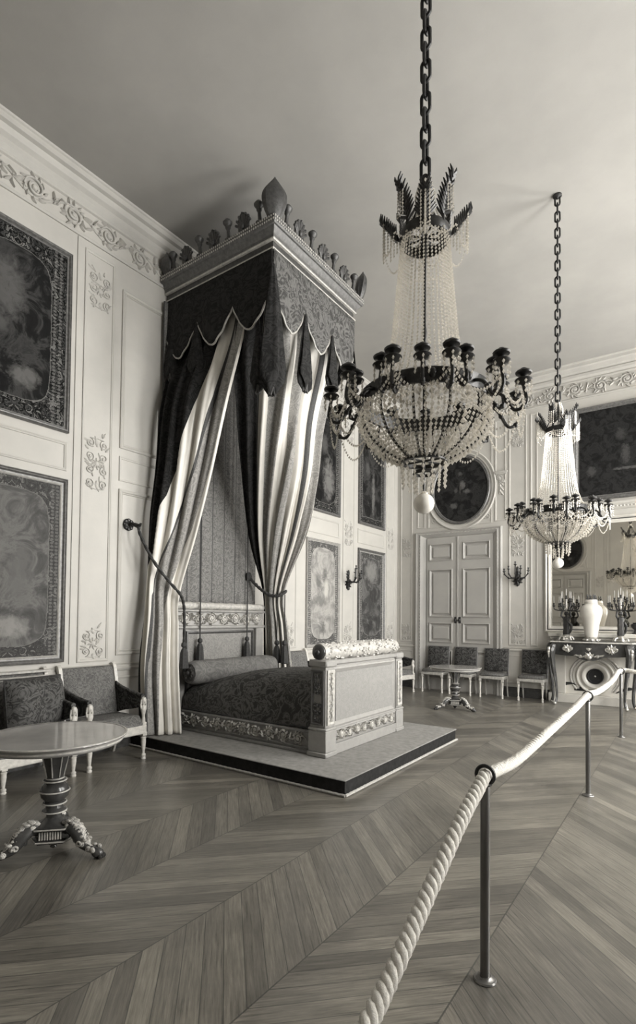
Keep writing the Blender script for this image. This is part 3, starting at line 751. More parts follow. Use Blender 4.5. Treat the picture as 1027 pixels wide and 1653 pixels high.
# side rails
for yy, s in ((4.56, -1), (6.24, 1)):
    y0, y1 = sorted((BY(yy), BY(yy)-s*0.06))
    c = MB(); c.box(BX(-5.44), BX(-3.28), y0, y1, bz(0.152), bz(0.39), 0.004)
    c.box(BX(-5.44), BX(-3.28), y0-0.022, y1+0.022, bz(0.152), bz(0.185), 0.006); c.box(BX(-5.44), BX(-3.28), y0-0.014, y1+0.014, bz(0.205), bz(0.225), 0.006)
    c.box(BX(-5.44), BX(-3.28), y0-0.014, y1+0.014, bz(0.372), bz(0.396), 0.008)
    rail = c.build('side_rail', M['bedwood_rail_shade'], bed)
    c = MB(Matrix(((1, 0, 0, 0), (0, 0, s, BY(yy)+s*0.002), (0, 1, 0, 0), (0, 0, 0, 1))))
    rinceau(c, BX(-5.40), BX(-3.34), bz(0.24), bz(0.36), 0.2, 0.008, random.Random(8)); c.build('carved_frieze', M['gilt_mid'], rail)
# headboard
hb = MB(); hb.box(BX(-5.54), BX(-5.45), BY(4.50), BY(6.20), bz(0.152), bz(1.45), 0.006)
for yy in (4.58, 6.12): hb.box(BX(-5.46), BX(-5.40), BY(yy)-0.08, BY(yy)+0.08, bz(0.152), bz(1.43), 0.008)
hb.box(BX(-5.55), BX(-5.385), BY(4.47), BY(6.23), bz(1.43), bz(1.475), 0.012); hb.box(BX(-5.54), BX(-5.41), BY(4.50), BY(6.20), bz(1.475), bz(1.655), 0.004)
hb.box(BX(-5.55), BX(-5.375), BY(4.46), BY(6.24), bz(1.655), bz(1.69), 0.012)
head = hb.build('headboard', M['bedwood'], bed)
WH = Matrix(((0, 0, 1, BX(-5.41)), (1, 0, 0, 0), (0, 1, 0, 0), (0, 0, 0, 1)))
c = MB(WH); rinceau(c, BY(4.54), BY(6.16), bz(1.49), bz(1.64), 0.235, 0.011, random.Random(6)); c.build('carved_frieze', M['gilt_mid'], head)
c = MB(WH @ Matrix.Translation((0, 0, -0.04))); c.box(BY(4.74), BY(5.96), bz(0.30), bz(1.36), 0.0, 0.012); c.build('silk_panel', M['headpanel'], head, smooth=False)
c = MB(WH @ Matrix.Translation((0, 0, -0.04))); c.molding((BY(4.70), BY(6.00), bz(0.26), bz(1.40)), [(0, 0), (0, 0.03), (0.02, 0.036), (0.035, 0.02), (0.04, 0.012)]); c.build('panel_molding', M['gilt_dark'], head)
c = MB(); c.lathe([(0.05+0.004*sin(k*1.1), BY(4.48)+1.74*k/50) for k in range(51)], 16, (0, 0, 0), Matrix.Translation((BX(-5.44), 0, bz(1.74))) @ Matrix.Rotation(-pi/2, 4, 'X'))
c.build('scroll_roll', M['gilt_mid'], head)
# slats / mattress base inside the frame (mattress)
mt = MB(); mt.box(BX(-5.40), BX(-3.30), BY(4.63), BY(6.17), bz(0.25), bz(0.55), 0.06); mt.build('mattress', M['satin'], bed)

# coverlet: swelling over the mattress
rows = []
nx, ny = 44, 34
rnd = random.Random(11)
for i in range(nx+1):
    u = i/nx; x = -5.37 + (5.37-3.275)*u
    top = 0.70 + 0.245*min(1, u*1.9)**0.7 - 0.03*max(0, (u-0.85)/0.15)
    row = []
    for j in range(ny+1):
        a = pi*j/ny; sy = -cos(a)
        e = abs(sy)**0.55*(1 if sy > 0 else -1)
        hump = sin(a)**0.55
        y = 5.40 + 0.80*e
        z = 0.40 + (top-0.40)*hump + 0.010*sin(9*u+3*a)+0.006*sin(23*u-5*a)
        row.append((x, y, z))
    rows.append(row)
c = MB(); c.grid([[(x+4.32, y-5.40, z-0.4) for x, y, z in r] for r in rows])
cov = thing('bed_coverlet', 'dark flowered coverlet swelling over the mattress of the state bed', 'bedspread', at(-4.32, 5.40, 0.4))
o = c.build('cloth', M['coverlet'], cov, auto=0)
for s in (-1, 1):
    c = MB(); c.tube([(r[0][0]+4.32, r[0 if s < 0 else -1][1]-5.40+s*0.004, r[0][2]-0.4) for r in rows], 0.012, 6); c.build('corded_hem', M['cord'], cov)
# bolster
bo = thing('bolster', 'long grey silk bolster lying across the head of the bed', 'pillow', at(-5.19, 5.37, 0.875))
c = MB(Matrix.Rotation(-pi/2, 4, 'X'))
prof = [(0.02, -0.83)]
for k in range(50):
    q = -0.83+1.62*k/49; e = min(1, 0.72+0.28*min(1, (k+0.5)/4.0, (49.5-k)/4.0)**0.5)
    prof.append((0.155*e*(1+0.02*sin(k*0.8)+0.012*sin(k*2.1)), q))
prof.append((0.02, 0.79))
c.lathe(prof, 26); c.build('cover', M['bolster'], bo, auto=60)
for y, s in ((-0.835, -1), (0.795, 1)):
    c = MB(); c.ball((0, y, 0), 0.115, 0.012, 0.115, 18, 6); c.ball((0, y+s*0.012, 0), 0.03, 0.014, 0.03, 10, 6)
    for k in range(12):
        a = 2*pi*k/12; c.ball((0.075*cos(a), y+s*0.01, 0.075*sin(a)), 0.02, 0.008, 0.02, 8, 4)
    c.build('end_rosette', M['brocade_val'], bo)

# ------------------------------------------------------------------ canopy
CX1, CY0, CY1 = -3.70, 4.35, 6.30
can = thing('bed_canopy', 'square gilded bed canopy with leaf cresting and scalloped valance', 'canopy', at(XL+0.01, (CY0+CY1)/2, 0))
def cp(x, y, z): return (x-XL-0.01, y-(CY0+CY1)/2, z)
def ring3(p, z): return [cp(XL+0.012, CY0+p, z), cp(CX1-p, CY0+p, z), cp(CX1-p, CY1-p, z), cp(XL+0.012, CY1-p, z)]
c = MB(); c.loft([ring3(p, z) for p, z in ((0.10, 6.06), (0.0, 6.06), (0.0, 5.985), (0.012, 5.97), (0.03, 5.965), (0.05, 5.93), (0.075, 5.905), (0.08, 5.86), (0.11, 5.855))], False)
cor = c.build('cornice', M['gilt_dull'], can, auto=25)
c = MB(); c.loft([ring3(p, z) for p, z in ((0.105, 5.86), (0.105, 5.76))], False); c.build('frieze_band', M['gilt_dark'], can, auto=25)
c = MB()
c.loft([ring3(p, z) for p, z in ((0.11, 5.772), (0.085, 5.768), (0.082, 5.755), (0.09, 5.745), (0.115, 5.742))], False)
c.loft([ring3(p, z) for p, z in ((0.11, 5.875), (0.075, 5.872), (0.072, 5.862), (0.08, 5.85), (0.11, 5.848))], False); c.build('fillet', M['gilt_mid'], can, auto=25)
c = MB()
n = 60
for k in range(n):
    q = (k+0.5)/n
    for z in (6.045, 6.005):
        c.ball(cp(XL+0.02+(CX1-XL-0.02)*q, CY0, z), 0.011, 0.008, 0.014, 6, 4)
        c.ball(cp(CX1, CY0+(CY1-CY0)*q, z), 0.008, 0.011, 0.014, 6, 4)
c.build('bead_row', M['gilt_mid'], can)
c = MB(); c.box(*[q for pr in zip(cp(XL+0.02, CY0+0.11, 5.75), cp(CX1-0.11, CY1-0.11, 5.78)) for q in pr]); c.build('tester', M['brocade_val'], can, smooth=False)
# cresting
def palmette(w, h):
    m = MB(); m.box(-w*0.46, w*0.46, -0.02, 0.02, 0, h*0.14, 0.01)
    out = [(-w*0.40, 0.0), (w*0.40, 0.0)]+[(w*0.44*cos(pi*k/16)*(1 if k not in (0, 16) else 0.9), h*0.30+h*0.62*sin(pi*k/16)) for k in range(17)]
    m.prism([(x, z) for x, z in out], -0.012, 0.012, Matrix(((1, 0, 0, 0), (0, 0, -1, 0), (0, 1, 0, 0), (0, 0, 0, 1))))
    for k in range(7):
        a = (k-3)/3*1.15; L = h*(0.88-0.10*abs(k-3)/3*2.2)
        x1, z1 = sin(a)*L*0.55*w/h*1.6, h*0.12+cos(a*0.8)*L*0.86
        m.tube([(0, 0, h*0.12), (x1*0.5, 0.0, h*0.12+(z1-h*0.12)*0.55), (x1, -0.008, z1)], [w*0.06, w*0.10, w*0.075], 8, flat=0.7)
        m.ball((x1, -0.01, z1), w*0.085, 0.02, w*0.085, 8, 5)
    m.ball((0, -0.022, h*0.3), w*0.13, 0.022, h*0.16, 8, 5)
    for s in (-1, 1): volute(m, (s*w*0.38, 0.05), w*0.12, 1.2, pi/2, s, 0.008)
    return m
def spike(w, h):
    m = MB(); m.lathe([(w*0.35, 0), (w*0.35, h*0.08), (w*0.16, h*0.14), (w*0.13, h*0.5), (w*0.22, h*0.6), (w*0.2, h*0.66), (w*0.36, h*0.78), (w*0.38, h*0.86), (w*0.22, h*0.97), (0.004, h)], 12)
    return m
def almond(w, h):
    m = MB(); rows = []
    for i in range(15):
        q = i/14; r = w*(0.22+0.30*sin(pi*min(1, q*0.95+0.05))**0.9) if q < 0.98 else 0.004
        if q > 0.5: r *= max(0.02, 1-((q-0.5)/0.5)**2.2)
        rows.append([(r*cos(2*pi*k/16)*(1+0.10*cos(8*2*pi*k/16)), r*0.62*sin(2*pi*k/16), h*q) for k in range(16)])
    m.loft(rows, True, True); return m
def put(m, name, x, y, z, rz, s=1.0):
    o = m.build(name, M['gilt_dark'], can); o.matrix_local = Matrix.Translation(cp(x, y, z)) @ Matrix.Rotation(rz, 4, 'Z') @ Matrix.Rotation(radians(8), 4, 'X'); return o
for k in range(1, 8):
    yy = CY0+(CY1-CY0)*k/8
    put(palmette(0.20, 0.24) if k % 2 == 0 else spike(0.15, 0.25), 'palmette' if k % 2 == 0 else 'finial', CX1-0.04, yy, 6.055, pi/2)
    xx = CX1-(CX1-XL)*k/8
    put(palmette(0.20, 0.24) if k % 2 == 0 else spike(0.15, 0.25), 'palmette' if k % 2 == 0 else 'finial', xx, CY0+0.04, 6.055, 0)
    if k in (2, 4, 6): put(palmette(0.20, 0.24), 'palmette', xx, CY1-0.04, 6.055, pi)
put(almond(0.25, 0.42), 'corner_leaf', CX1-0.05, CY0+0.05, 6.055, radians(45))
put(almond(0.25, 0.42), 'corner_leaf', CX1-0.05, CY1-0.05, 6.055, radians(135))
put(almond(0.22, 0.30), 'corner_leaf', XL+0.12, CY0+0.05, 6.055, 0)
# valance: scalloped cloth with tongues, jabots hanging in the notches
def valance(p0, p1, tongues, out, mat):
    """cloth from p0 to p1 (plan) with tongues; out = outward direction"""
    m = MB(); n = 24*tongues; top, zt, zb = 5.76, 5.28, 4.90
    rows = [[] for _ in range(9)]; edge = []
    for i in range(n+1):
        q = i/n*tongues; f = q-math.floor(q)
        if i == n: f = 1.0
        e = abs(2*f-1)                 # 1 at the notch, 0 at the tip
        z1 = zb+(zt-zb)*e**1.6
        bow = 0.035*(1-e**2)
        for r in range(9):
            v = r/8; z = top+(z1-top)*v
            o = 0.004+bow*v+0.006*sin(i*1.3)*v
            rows[r].append((p0[0]+(p1[0]-p0[0])*i/n+out[0]*o, p0[1]+(p1[1]-p0[1])*i/n+out[1]*o, z))
        edge.append(rows[8][-1])
    m.grid([[cp(*p) for p in r] for r in rows])
    v = m.build('valance', mat, can, auto=0)
    sm = v.modifiers.new('thick', 'SOLIDIFY'); sm.thickness = 0.01
    f = MB(); f.tube([cp(x+out[0]*0.006, y+out[1]*0.006, z) for x, y, z in edge], 0.011, 6); f.build('valance_braid', M['gilt_mid'], v)
    return v
VX, VY0, VY1 = CX1-0.10, CY0+0.10, CY1-0.10
valance((VX, VY0), (VX, VY1), 3, (1, 0), M['brocade_val'])
valance((XL+0.03, VY0), (VX, VY0), 3, (0, -1), M['brocade_dark_shaded'])  # side cloth darker than the front: its shade is put into the colour
valance((XL+0.03, VY1), (VX, VY1), 3, (0, 1), M['brocade_dark_shaded'])
def jabot(x, y, z0, z1, w, rz):
    m = MB(); rows = []; n = 30
    for i in range(13):
        v = i/12; r = w*(0.10+0.95*v**0.8)*(1 if v < 0.85 else max(0.25, 1-((v-0.85)/0.15)**2*0.75))
        row = []
        for k in range(n):
            a = 2*pi*k/n; q = r*(1+0.16*sin(5*a+2*v)+0.08*sin(9*a))
            row.append((q*cos(a), 0.45*q*sin(a), z0+(z1-z0)*v + (0.05*sin(4*a) if v > 0.8 else 0)))
        rows.append(row)
    m.loft(rows, True, True)
    o = m.build('jabot', M['brocade_dark_shaded'], can, auto=60); o.matrix_local = Matrix.Translation(cp(x, y, 0)) @ Matrix.Rotation(rz, 4, 'Z')
    f = MB(); f.tube([rows[-1][k % n] for k in range(n)], 0.010, 6, closed=True); f.build('fringe', M['gilt_dark'], o)
t3 = (VY1-VY0)/3
jabot(VX+0.03, VY0-0.03, 5.55, 4.10, 0.15, radians(45))
jabot(VX+0.035, VY0+t3, 5.27, 4.36, 0.14, pi/2); jabot(VX+0.035, VY0+2*t3, 5.27, 4.58, 0.13, pi/2); jabot(VX+0.02, VY1-0.02, 5.3, 4.82, 0.09, radians(-45))
t3x = (VX-XL-0.03)/3
jabot(VX-0.30*t3x, VY0-0.02, 5.0, 4.18, 0.11, 0)
jabot(XL+0.03+t3x, VY0-0.03, 5.27, 4.62, 0.13, 0); jabot(XL+0.16, VY0-0.03, 5.3, 4.7, 0.12, 0)

# ------------------------------------------------------------------ curtains
def catmull(P, t):
    n = len(P)-1; x = min(max(t*n, 0), n-1e-6); i = int(x); f = x-i
    p0, p1, p2, p3 = P[max(i-1, 0)], P[i], P[i+1], P[min(i+2, n)]
    return [0.5*((2*b_)+(-a_+c_)*f+(2*a_-5*b_+4*c_-d_)*f*f+(-a_+3*b_-3*c_+d_)*f**3) for a_, b_, c_, d_ in zip(p0, p1, p2, p3)]
def pw(tab, v):
    for (v0, a_), (v1, b_) in zip(tab, tab[1:]):
        if v <= v1: return a_+(b_-a_)*max(0, v-v0)/(v1-v0)
    return tab[-1][1]
def zw(zones):
    e = [0.0]+[z[0] if isinstance(z[0], (int, float)) else sum(pw(z[0], k/10) for k in range(11))/11 for z in zones]
    return [max(0.02, b_-a_) for a_, b_ in zip(e, e[1:])]
def curtain(name, levels, folds, zones, mats, parent, nu=220, nv=70, seed=1, depthsign=1.0, warp=0.3, org=(0, 0, 0)):
    """levels: list of (polyline of points, fold depth) from top to bottom; zones: [(u_end, material index)]"""
    rnd = random.Random(seed); ph = [rnd.uniform(0, 6.28) for _ in range(6)]
    K = 9; lv = []
    for pts, amp in levels:
        d = [0]
        for a_, b_ in zip(pts, pts[1:]): d.append(d[-1]+math.dist(a_, b_))
        out = []
        for k in range(K):
            s = d[-1]*k/(K-1); i = 0
            while i < len(pts)-2 and d[i+1] < s: i += 1
            f = (s-d[i])/max(1e-9, d[i+1]-d[i]); out += [a_+(b_-a_)*f for a_, b_ in zip(pts[i], pts[i+1])]
        lv.append(out+[amp])
    rows = []; nz = len(zones); cuts = [max(2, int(nu*w_)) for w_ in zw(zones)]; idx = [0]
    for q in cuts: idx.append(idx[-1]+q)
    nu = idx[-1]
    def umap(i, v):
        lo_ = 0.0
        for k in range(nz):
            hi_ = zones[k][0] if isinstance(zones[k][0], (int, float)) else pw(zones[k][0], v)
            if i <= idx[k+1]: return lo_+(hi_-lo_)*(i-idx[k])/(idx[k+1]-idx[k])
            lo_ = hi_
        return 1.0
    for j in range(nv+1):
        L = catmull(lv, j/nv); amp = L[-1]; pts = [L[3*k:3*k+3] for k in range(K)]
        row = []
        for i in range(nu+1):
            u = umap(i, j/nv); x = u*(K-1); k = min(int(x), K-2); f = x-k
            p = Vector(catmull(pts, u)); a_, b_ = Vector(pts[max(0, k-0)]), Vector(pts[k+1])
            tg = (b_-a_); tg.z = 0; nrm = Vector((tg.y, -tg.x, 0)).normalized() if tg.length > 1e-6 else Vector((1, 0, 0))
            uu = u+warp*0.03*sin(2*pi*2.3*u+ph[0])
            q = sin(2*pi*folds*uu+ph[1]+0.5*sin(3*j/nv+ph[2])) + 0.35*sin(2*pi*folds*2.17*uu+ph[3])+0.3*sin(2*pi*folds*0.46*uu+ph[4])
            ends = min(1, u/0.03, (1-u)/0.03)
            p = p+nrm*(amp*q*depthsign*ends)
            row.append((p.x-org[0], p.y-org[1], p.z-org[2]))
        rows.append(row)
    m = MB()
    z0 = 0
    n = nu+1; vs = [p for r in rows for p in r]; m.v = vs
    for j in range(nv):
        for i in range(nu):
            mi = next(zones[k][1] for k in range(nz) if i < idx[k+1])
            m.f.append((j*n+i, j*n+i+1, (j+1)*n+i+1, (j+1)*n+i)); m.m.append(mi)
    o = m.build(name, mats, parent, auto=0)
    sm = o.modifiers.new('thick', 'SOLIDIFY'); sm.thickness = 0.006
    return o, rows
CM = [M['satin'], M['satin_trim'], M['brocade_mid_fold_shade'], M['brocade_dark_shaded'], M['hanging']]
cu = thing('bed_curtain', 'near bed curtain, draped with its pale lining turned out and tied to the wall', 'curtain', at(-5.4, 4.2, DZ), 'bed curtains')
_, ra = curtain('drape', [
    ([(-5.60, 4.52, 5.72), (-4.15, 4.56, 5.72)], 0.018),
    ([(-5.60, 4.50, 5.03), (-4.95, 4.50, 5.03), (-4.29, 4.54, 5.03)], 0.025),
    ([(-5.59, 4.34, 4.3), (-5.05, 4.32, 4.3), (-4.558, 4.55, 4.28)], 0.040),
    ([(-5.59, 4.28, 3.5), (-5.20, 4.27, 3.46), (-4.881, 4.60, 3.433)], 0.042),
    ([(-5.58, 4.20, 2.85), (-5.35, 4.20, 2.75), (-5.102, 4.56, 2.665)], 0.040),
    ([(-5.55, 4.16, 2.25), (-5.42, 4.16, 2.05), (-5.30, 4.46, 1.875)], 0.028),
    ([(-5.54, 4.12, 1.65), (-5.36, 4.10, 1.55), (-5.24, 4.40, 1.45)], 0.032),
    ([(-5.53, 4.04, 0.95), (-5.32, 4.04, 0.90), (-5.17, 4.36, 0.88)], 0.036),
    ([(-5.52, 4.06, 0.165), (-5.28, 4.08, 0.165), (-5.10, 4.36, 0.165)], 0.040)],
    5.0, [([(0, .68), (.125, .68), (.25, .62), (.375, .45), (.5, .30), (.625, .15), (1, .18)], 3), ([(0, .84), (.25, .80), (.375, .72), (.5, .58), (.625, .38), (1, .33)], 0), ([(0, .865), (.25, .83), (.375, .755), (.5, .61), (.625, .41), (1, .35)], 1), ([(0, .97), (.25, .97), (.375, .955), (.5, .90), (.625, .74), (.8, .62), (1, .52)], 2), (1.0, 0)], CM, cu, 200, 80, 3, org=(-5.4, 4.2, DZ))  # dark brocade outer part also carries the near face's shade in its colour
cu2 = thing('bed_curtain', 'far bed curtain of pale satin, fold shade coloured in as grey bands, gathered behind the bolster', 'curtain', at(-5.2, 6.4, DZ), 'bed curtains')
_, rb = curtain('drape', [
    ([(-4.35, 4.54, 5.72), (-3.96, 4.56, 5.72), (-3.88, 4.66, 5.72), (-3.88, 6.15, 5.72)], 0.018),
    ([(-4.458, 4.52, 4.84), (-3.98, 4.70, 4.9), (-3.92, 5.1, 4.95), (-4.065, 6.2, 5.101)], 0.04),
    ([(-4.649, 4.75, 4.371), (-4.15, 5.15, 4.35), (-4.313, 6.2, 4.295)], 0.05),
    ([(-4.979, 5.2, 3.711), (-4.40, 5.5, 3.65), (-4.417, 6.22, 3.555)], 0.05),
    ([(-5.355, 5.8, 2.777), (-4.85, 5.9, 2.82), (-4.594, 6.26, 2.878)], 0.040),
    ([(-5.46, 6.26, 1.97), (-5.25, 6.22, 1.98), (-5.08, 6.33, 1.99)], 0.028),
    ([(-5.50, 6.34, 1.45), (-5.30, 6.30, 1.45), (-5.085, 6.42, 1.45)], 0.034),
    ([(-5.53, 6.38, 0.75), (-5.30, 6.36, 0.75), (-5.07, 6.52, 0.75)], 0.036),
    ([(-5.53, 6.40, 0.165), (-5.30, 6.40, 0.165), (-5.03, 6.55, 0.165)], 0.036)],
    7.0, [(0.16, 3), (0.175, 1), (0.24, 0), (0.36, 2), (0.46, 0), (0.57, 2), (0.73, 0), (0.77, 1), (0.84, 0), (0.985, 2), (1.0, 0)], CM, cu2, 260, 80, 5, org=(-5.2, 6.4, DZ))  # dark left border and inner grey bands are shade put into the cloth colour
hg = thing('bed_hanging', 'flat striped brocade hanging on the wall behind the headboard', 'wall hanging', at(XL+0.05, 5.3, 1.7))
rows = []
for j in range(21):
    v = j/20; row = []
    for i in range(161):
        u = i/160; row.append((0.012*abs(sin(2*pi*u*4.0))+0.004*sin(2*pi*u*15+v*2), -0.92+1.84*u, 4.03*(1-v)-0.1*0))
    rows.append(row)
m = MB(); m.v = [p for r in rows for p in r]
for j in range(20):
    for i in range(160):
        u = (i+0.5)/160*8; m.f.append((j*161+i, j*161+i+1, (j+1)*161+i+1, (j+1)*161+i)); m.m.append(1 if abs(u-round(u)) < 0.07 else 0)
o = m.build('cloth', [M['hanging'], M['satin_trim']], hg, auto=0); o.modifiers.new('thick', 'SOLIDIFY').thickness = 0.01
c = MB(); c.tube([(0.035, -0.93, 0.02), (0.035, 0.93, 0.02)], 0.03, 10); c.build('lower_braid', M['braid'], hg)

# wall rosette and tie cord of the near curtain
def tassel(mb, c, s=1.0):
    x, y, z = c
    mb.lathe([(0.008, 0), (0.03, -0.02), (0.034, -0.05), (0.016, -0.07), (0.03, -0.09), (0.042, -0.13), (0.052, -0.30), (0.03, -0.31)], 14, (x, y, z), Matrix.Translation((x, y, z)) @ Matrix.Scale(s, 4) @ Matrix.Translation((-x, -y, -z)), True, 0.08, 7)
t = thing('tieback_hook', 'dark metal rosette hook on the wall left of the bed curtain', 'hook', WL @ Matrix.Translation((3.94, 2.72, 0)))
c = MB(); c.lathe([(0.07, 0.0), (0.075, 0.012), (0.05, 0.03), (0.028, 0.036), (0.02, 0.05)], 20)
for k in range(8): a = 2*pi*k/8; c.ball((0.055*cos(a), 0.055*sin(a), 0.022), 0.022, 0.022, 0.014, 8, 4)
c.build('rosette', M['bronze'], t)
c = MB(); c.tube([(0, 0, 0.03), (0.0, -0.005, 0.09), (0.005, -0.03, 0.15), (0.01, -0.05, 0.20), (0.012, -0.03, 0.235), (0.012, 0.0, 0.24)], [0.013, 0.016, 0.015, 0.014, 0.012, 0.016], 8)
for k in range(5):
    for s in (-1, 1): c.tube([(0, -0.006*k, 0.06+0.03*k), (s*0.02, 0.012-0.006*k, 0.075+0.03*k), (s*0.032, 0.03-0.008*k, 0.07+0.03*k)], [0.008, 0.010, 0.004], 6)
c.build('arm', M['bronze'], t)
def cordrope(mb, pts, r=0.014):
    P = [catmull(pts, k/60) for k in range(61)]
    for s in (0, 1):
        mb.tube([(p[0]+r*0.5*cos(k*0.9+pi*s), p[1], p[2]+r*0.5*sin(k*0.9+pi*s)) for k, p in enumerate(P)], r*0.75, 6)
t = thing('curtain_cord', 'dark tie cord and tassel round the near bed curtain', 'cord', at(-5.4, 4.1, 1.0))
c = MB()
pts = [(-5.455, 3.95, 2.70), (-5.44, 3.955, 2.60), (-5.39, 4.02, 2.42), (-5.33, 4.12, 2.22), (-5.26, 4.27, 2.02), (-5.20, 4.40, 1.86), (-5.175, 4.43, 1.72), (-5.16, 4.43, 1.5), (-5.15, 4.42, 1.27)]
cordrope(c, [(x+5.4, y-4.1, z-1.0) for x, y, z in pts], 0.02); c.build('cord', M['cord'], t)
c = MB(); tassel(c, (0.25, 0.32, 0.28), 1.1); c.build('tassel', M['cord'], t)
t = thing('curtain_cord', 'dark tie cord and tassels round the far bed curtain', 'cord', at(-5.2, 6.2, 1.0))
c = MB()
pts = [(-5.60, 6.02, 2.26), (-5.50, 6.05, 2.15), (-5.38, 6.10, 2.03), (-5.22, 6.14, 1.93), (-5.10, 6.20, 1.93), (-5.06, 6.28, 1.97), (-5.09, 6.36, 2.0)]
cordrope(c, [(x+5.2, y-6.2, z-1.0) for x, y, z in pts], 0.024); c.build('cord', M['cord'], t)
c = MB(); c.ball((-0.36, -0.17, 1.22), 0.05, 0.05, 0.07, 10, 6); c.build('knot', M['cord'], t)
for x, y in ((-5.13, 6.21), (-5.00, 6.23)):
    c = MB(); c.tube([(x+5.2, y-6.2, 0.94), (x+5.2, y-6.2, 0.25)], 0.008, 6); tassel(c, (x+5.2, y-6.2, 0.25), 1.15); c.build('tassel', M['cord'], t)
for y, lab in ((4.878, 'left of the two thin bell cords with tassels hanging before the headboard'), (5.798, 'right of the two thin bell cords with tassels hanging before the headboard')):
    t = thing('bell_cord', lab, 'cord', at(-5.22, y, 1.0), 0, 'bell cords') if False else thing('bell_cord', lab, 'cord', at(-5.365, y, 1.0), 'bell cords')
    c = MB(); c.tube([(-0.02, 0.0, 4.74), (0, 0, 0.3)], 0.009, 6); c.build('cord', M['cord'], t)
    c = MB(); tassel(c, (0, 0, 0.31), 1.0); c.build('tassel', M['cord'], t)
# ------------------------------------------------------------------ seats
def leg_mesh(h, s=1.0, sq=0.028):
    m = MB()
    m.box(-sq, sq, -sq, sq, h*0.86, h, 0.004)
    m.lathe([(sq*0.7, h*0.84), (sq*1.15, h*0.80), (sq*0.95, h*0.74), (sq*1.0, h*0.62), (sq*0.55, h*0.22), (sq*0.9, h*0.19), (sq*1.0, h*0.14), (sq*0.8, h*0.09), (sq*1.05, h*0.05), (sq*0.95, 0.0)], 14)
    return m
def back_pad(w, z0, z1, y0, y1, roll=0.04, th=0.05):
    """upholstered back that leans and rolls over at the top"""
    rows = []; n = 14
    prof = []
    for k in range(n+1):
        v = k/n; prof.append((y0+(y1-y0)*v**1.3, z0+(z1-z0)*v))
    rows = []
    fr = [(y-th*0.5*(1 if i < n else 0.6), z) for i, (y, z) in enumerate(prof)]
    top = [(y1+0.01, z1+roll*0.5), (y1+roll*0.9, z1+roll*0.35), (y1+roll*1.1, z1-roll*0.4)]
    bk = [(y+th*0.5, z) for y, z in prof[::-1]][1:]
    loop = fr+top+bk
    xs = [-w/2, -w/2+0.012, -w/4, 0, w/4, w/2-0.012, w/2]
    m = MB()
    for x in xs:
        e = 0.0 if abs(x) < w/2-0.005 else 0.010
        pf = 0.012*(1-(2*x/w)**2)
        rows.append([(x, y-(pf if i <= n else 0)+(e if i <= n else -e), z) for i, (y, z) in enumerate(loop)])
    m.loft(rows, True, True); return m
def bust(mb, x, y, z, s):
    """carved sphinx-like arm support: paw, chest, head"""
    mb.lathe([(0.018*s, 0), (0.022*s, 0.03*s), (0.015*s, 0.07*s), (0.024*s, 0.12*s), (0.034*s, 0.155*s), (0.026*s, 0.185*s), (0.014*s, 0.195*s), (0.014*s, 0.205*s), (0.027*s, 0.22*s), (0.031*s, 0.25*s), (0.024*s, 0.28*s), (0.004, 0.29*s)], 12, (x, y, z))
    mb.ball((x, y-0.024*s, z+0.235*s), 0.010*s, 0.012*s, 0.012*s, 6, 4)
    for q in (-1, 1): mb.tube([(x+q*0.028*s, y, z+0.26*s), (x+q*0.033*s, y+0.004, z+0.2*s), (x+q*0.03*s, y, z+0.16*s)], 0.009*s, 6)
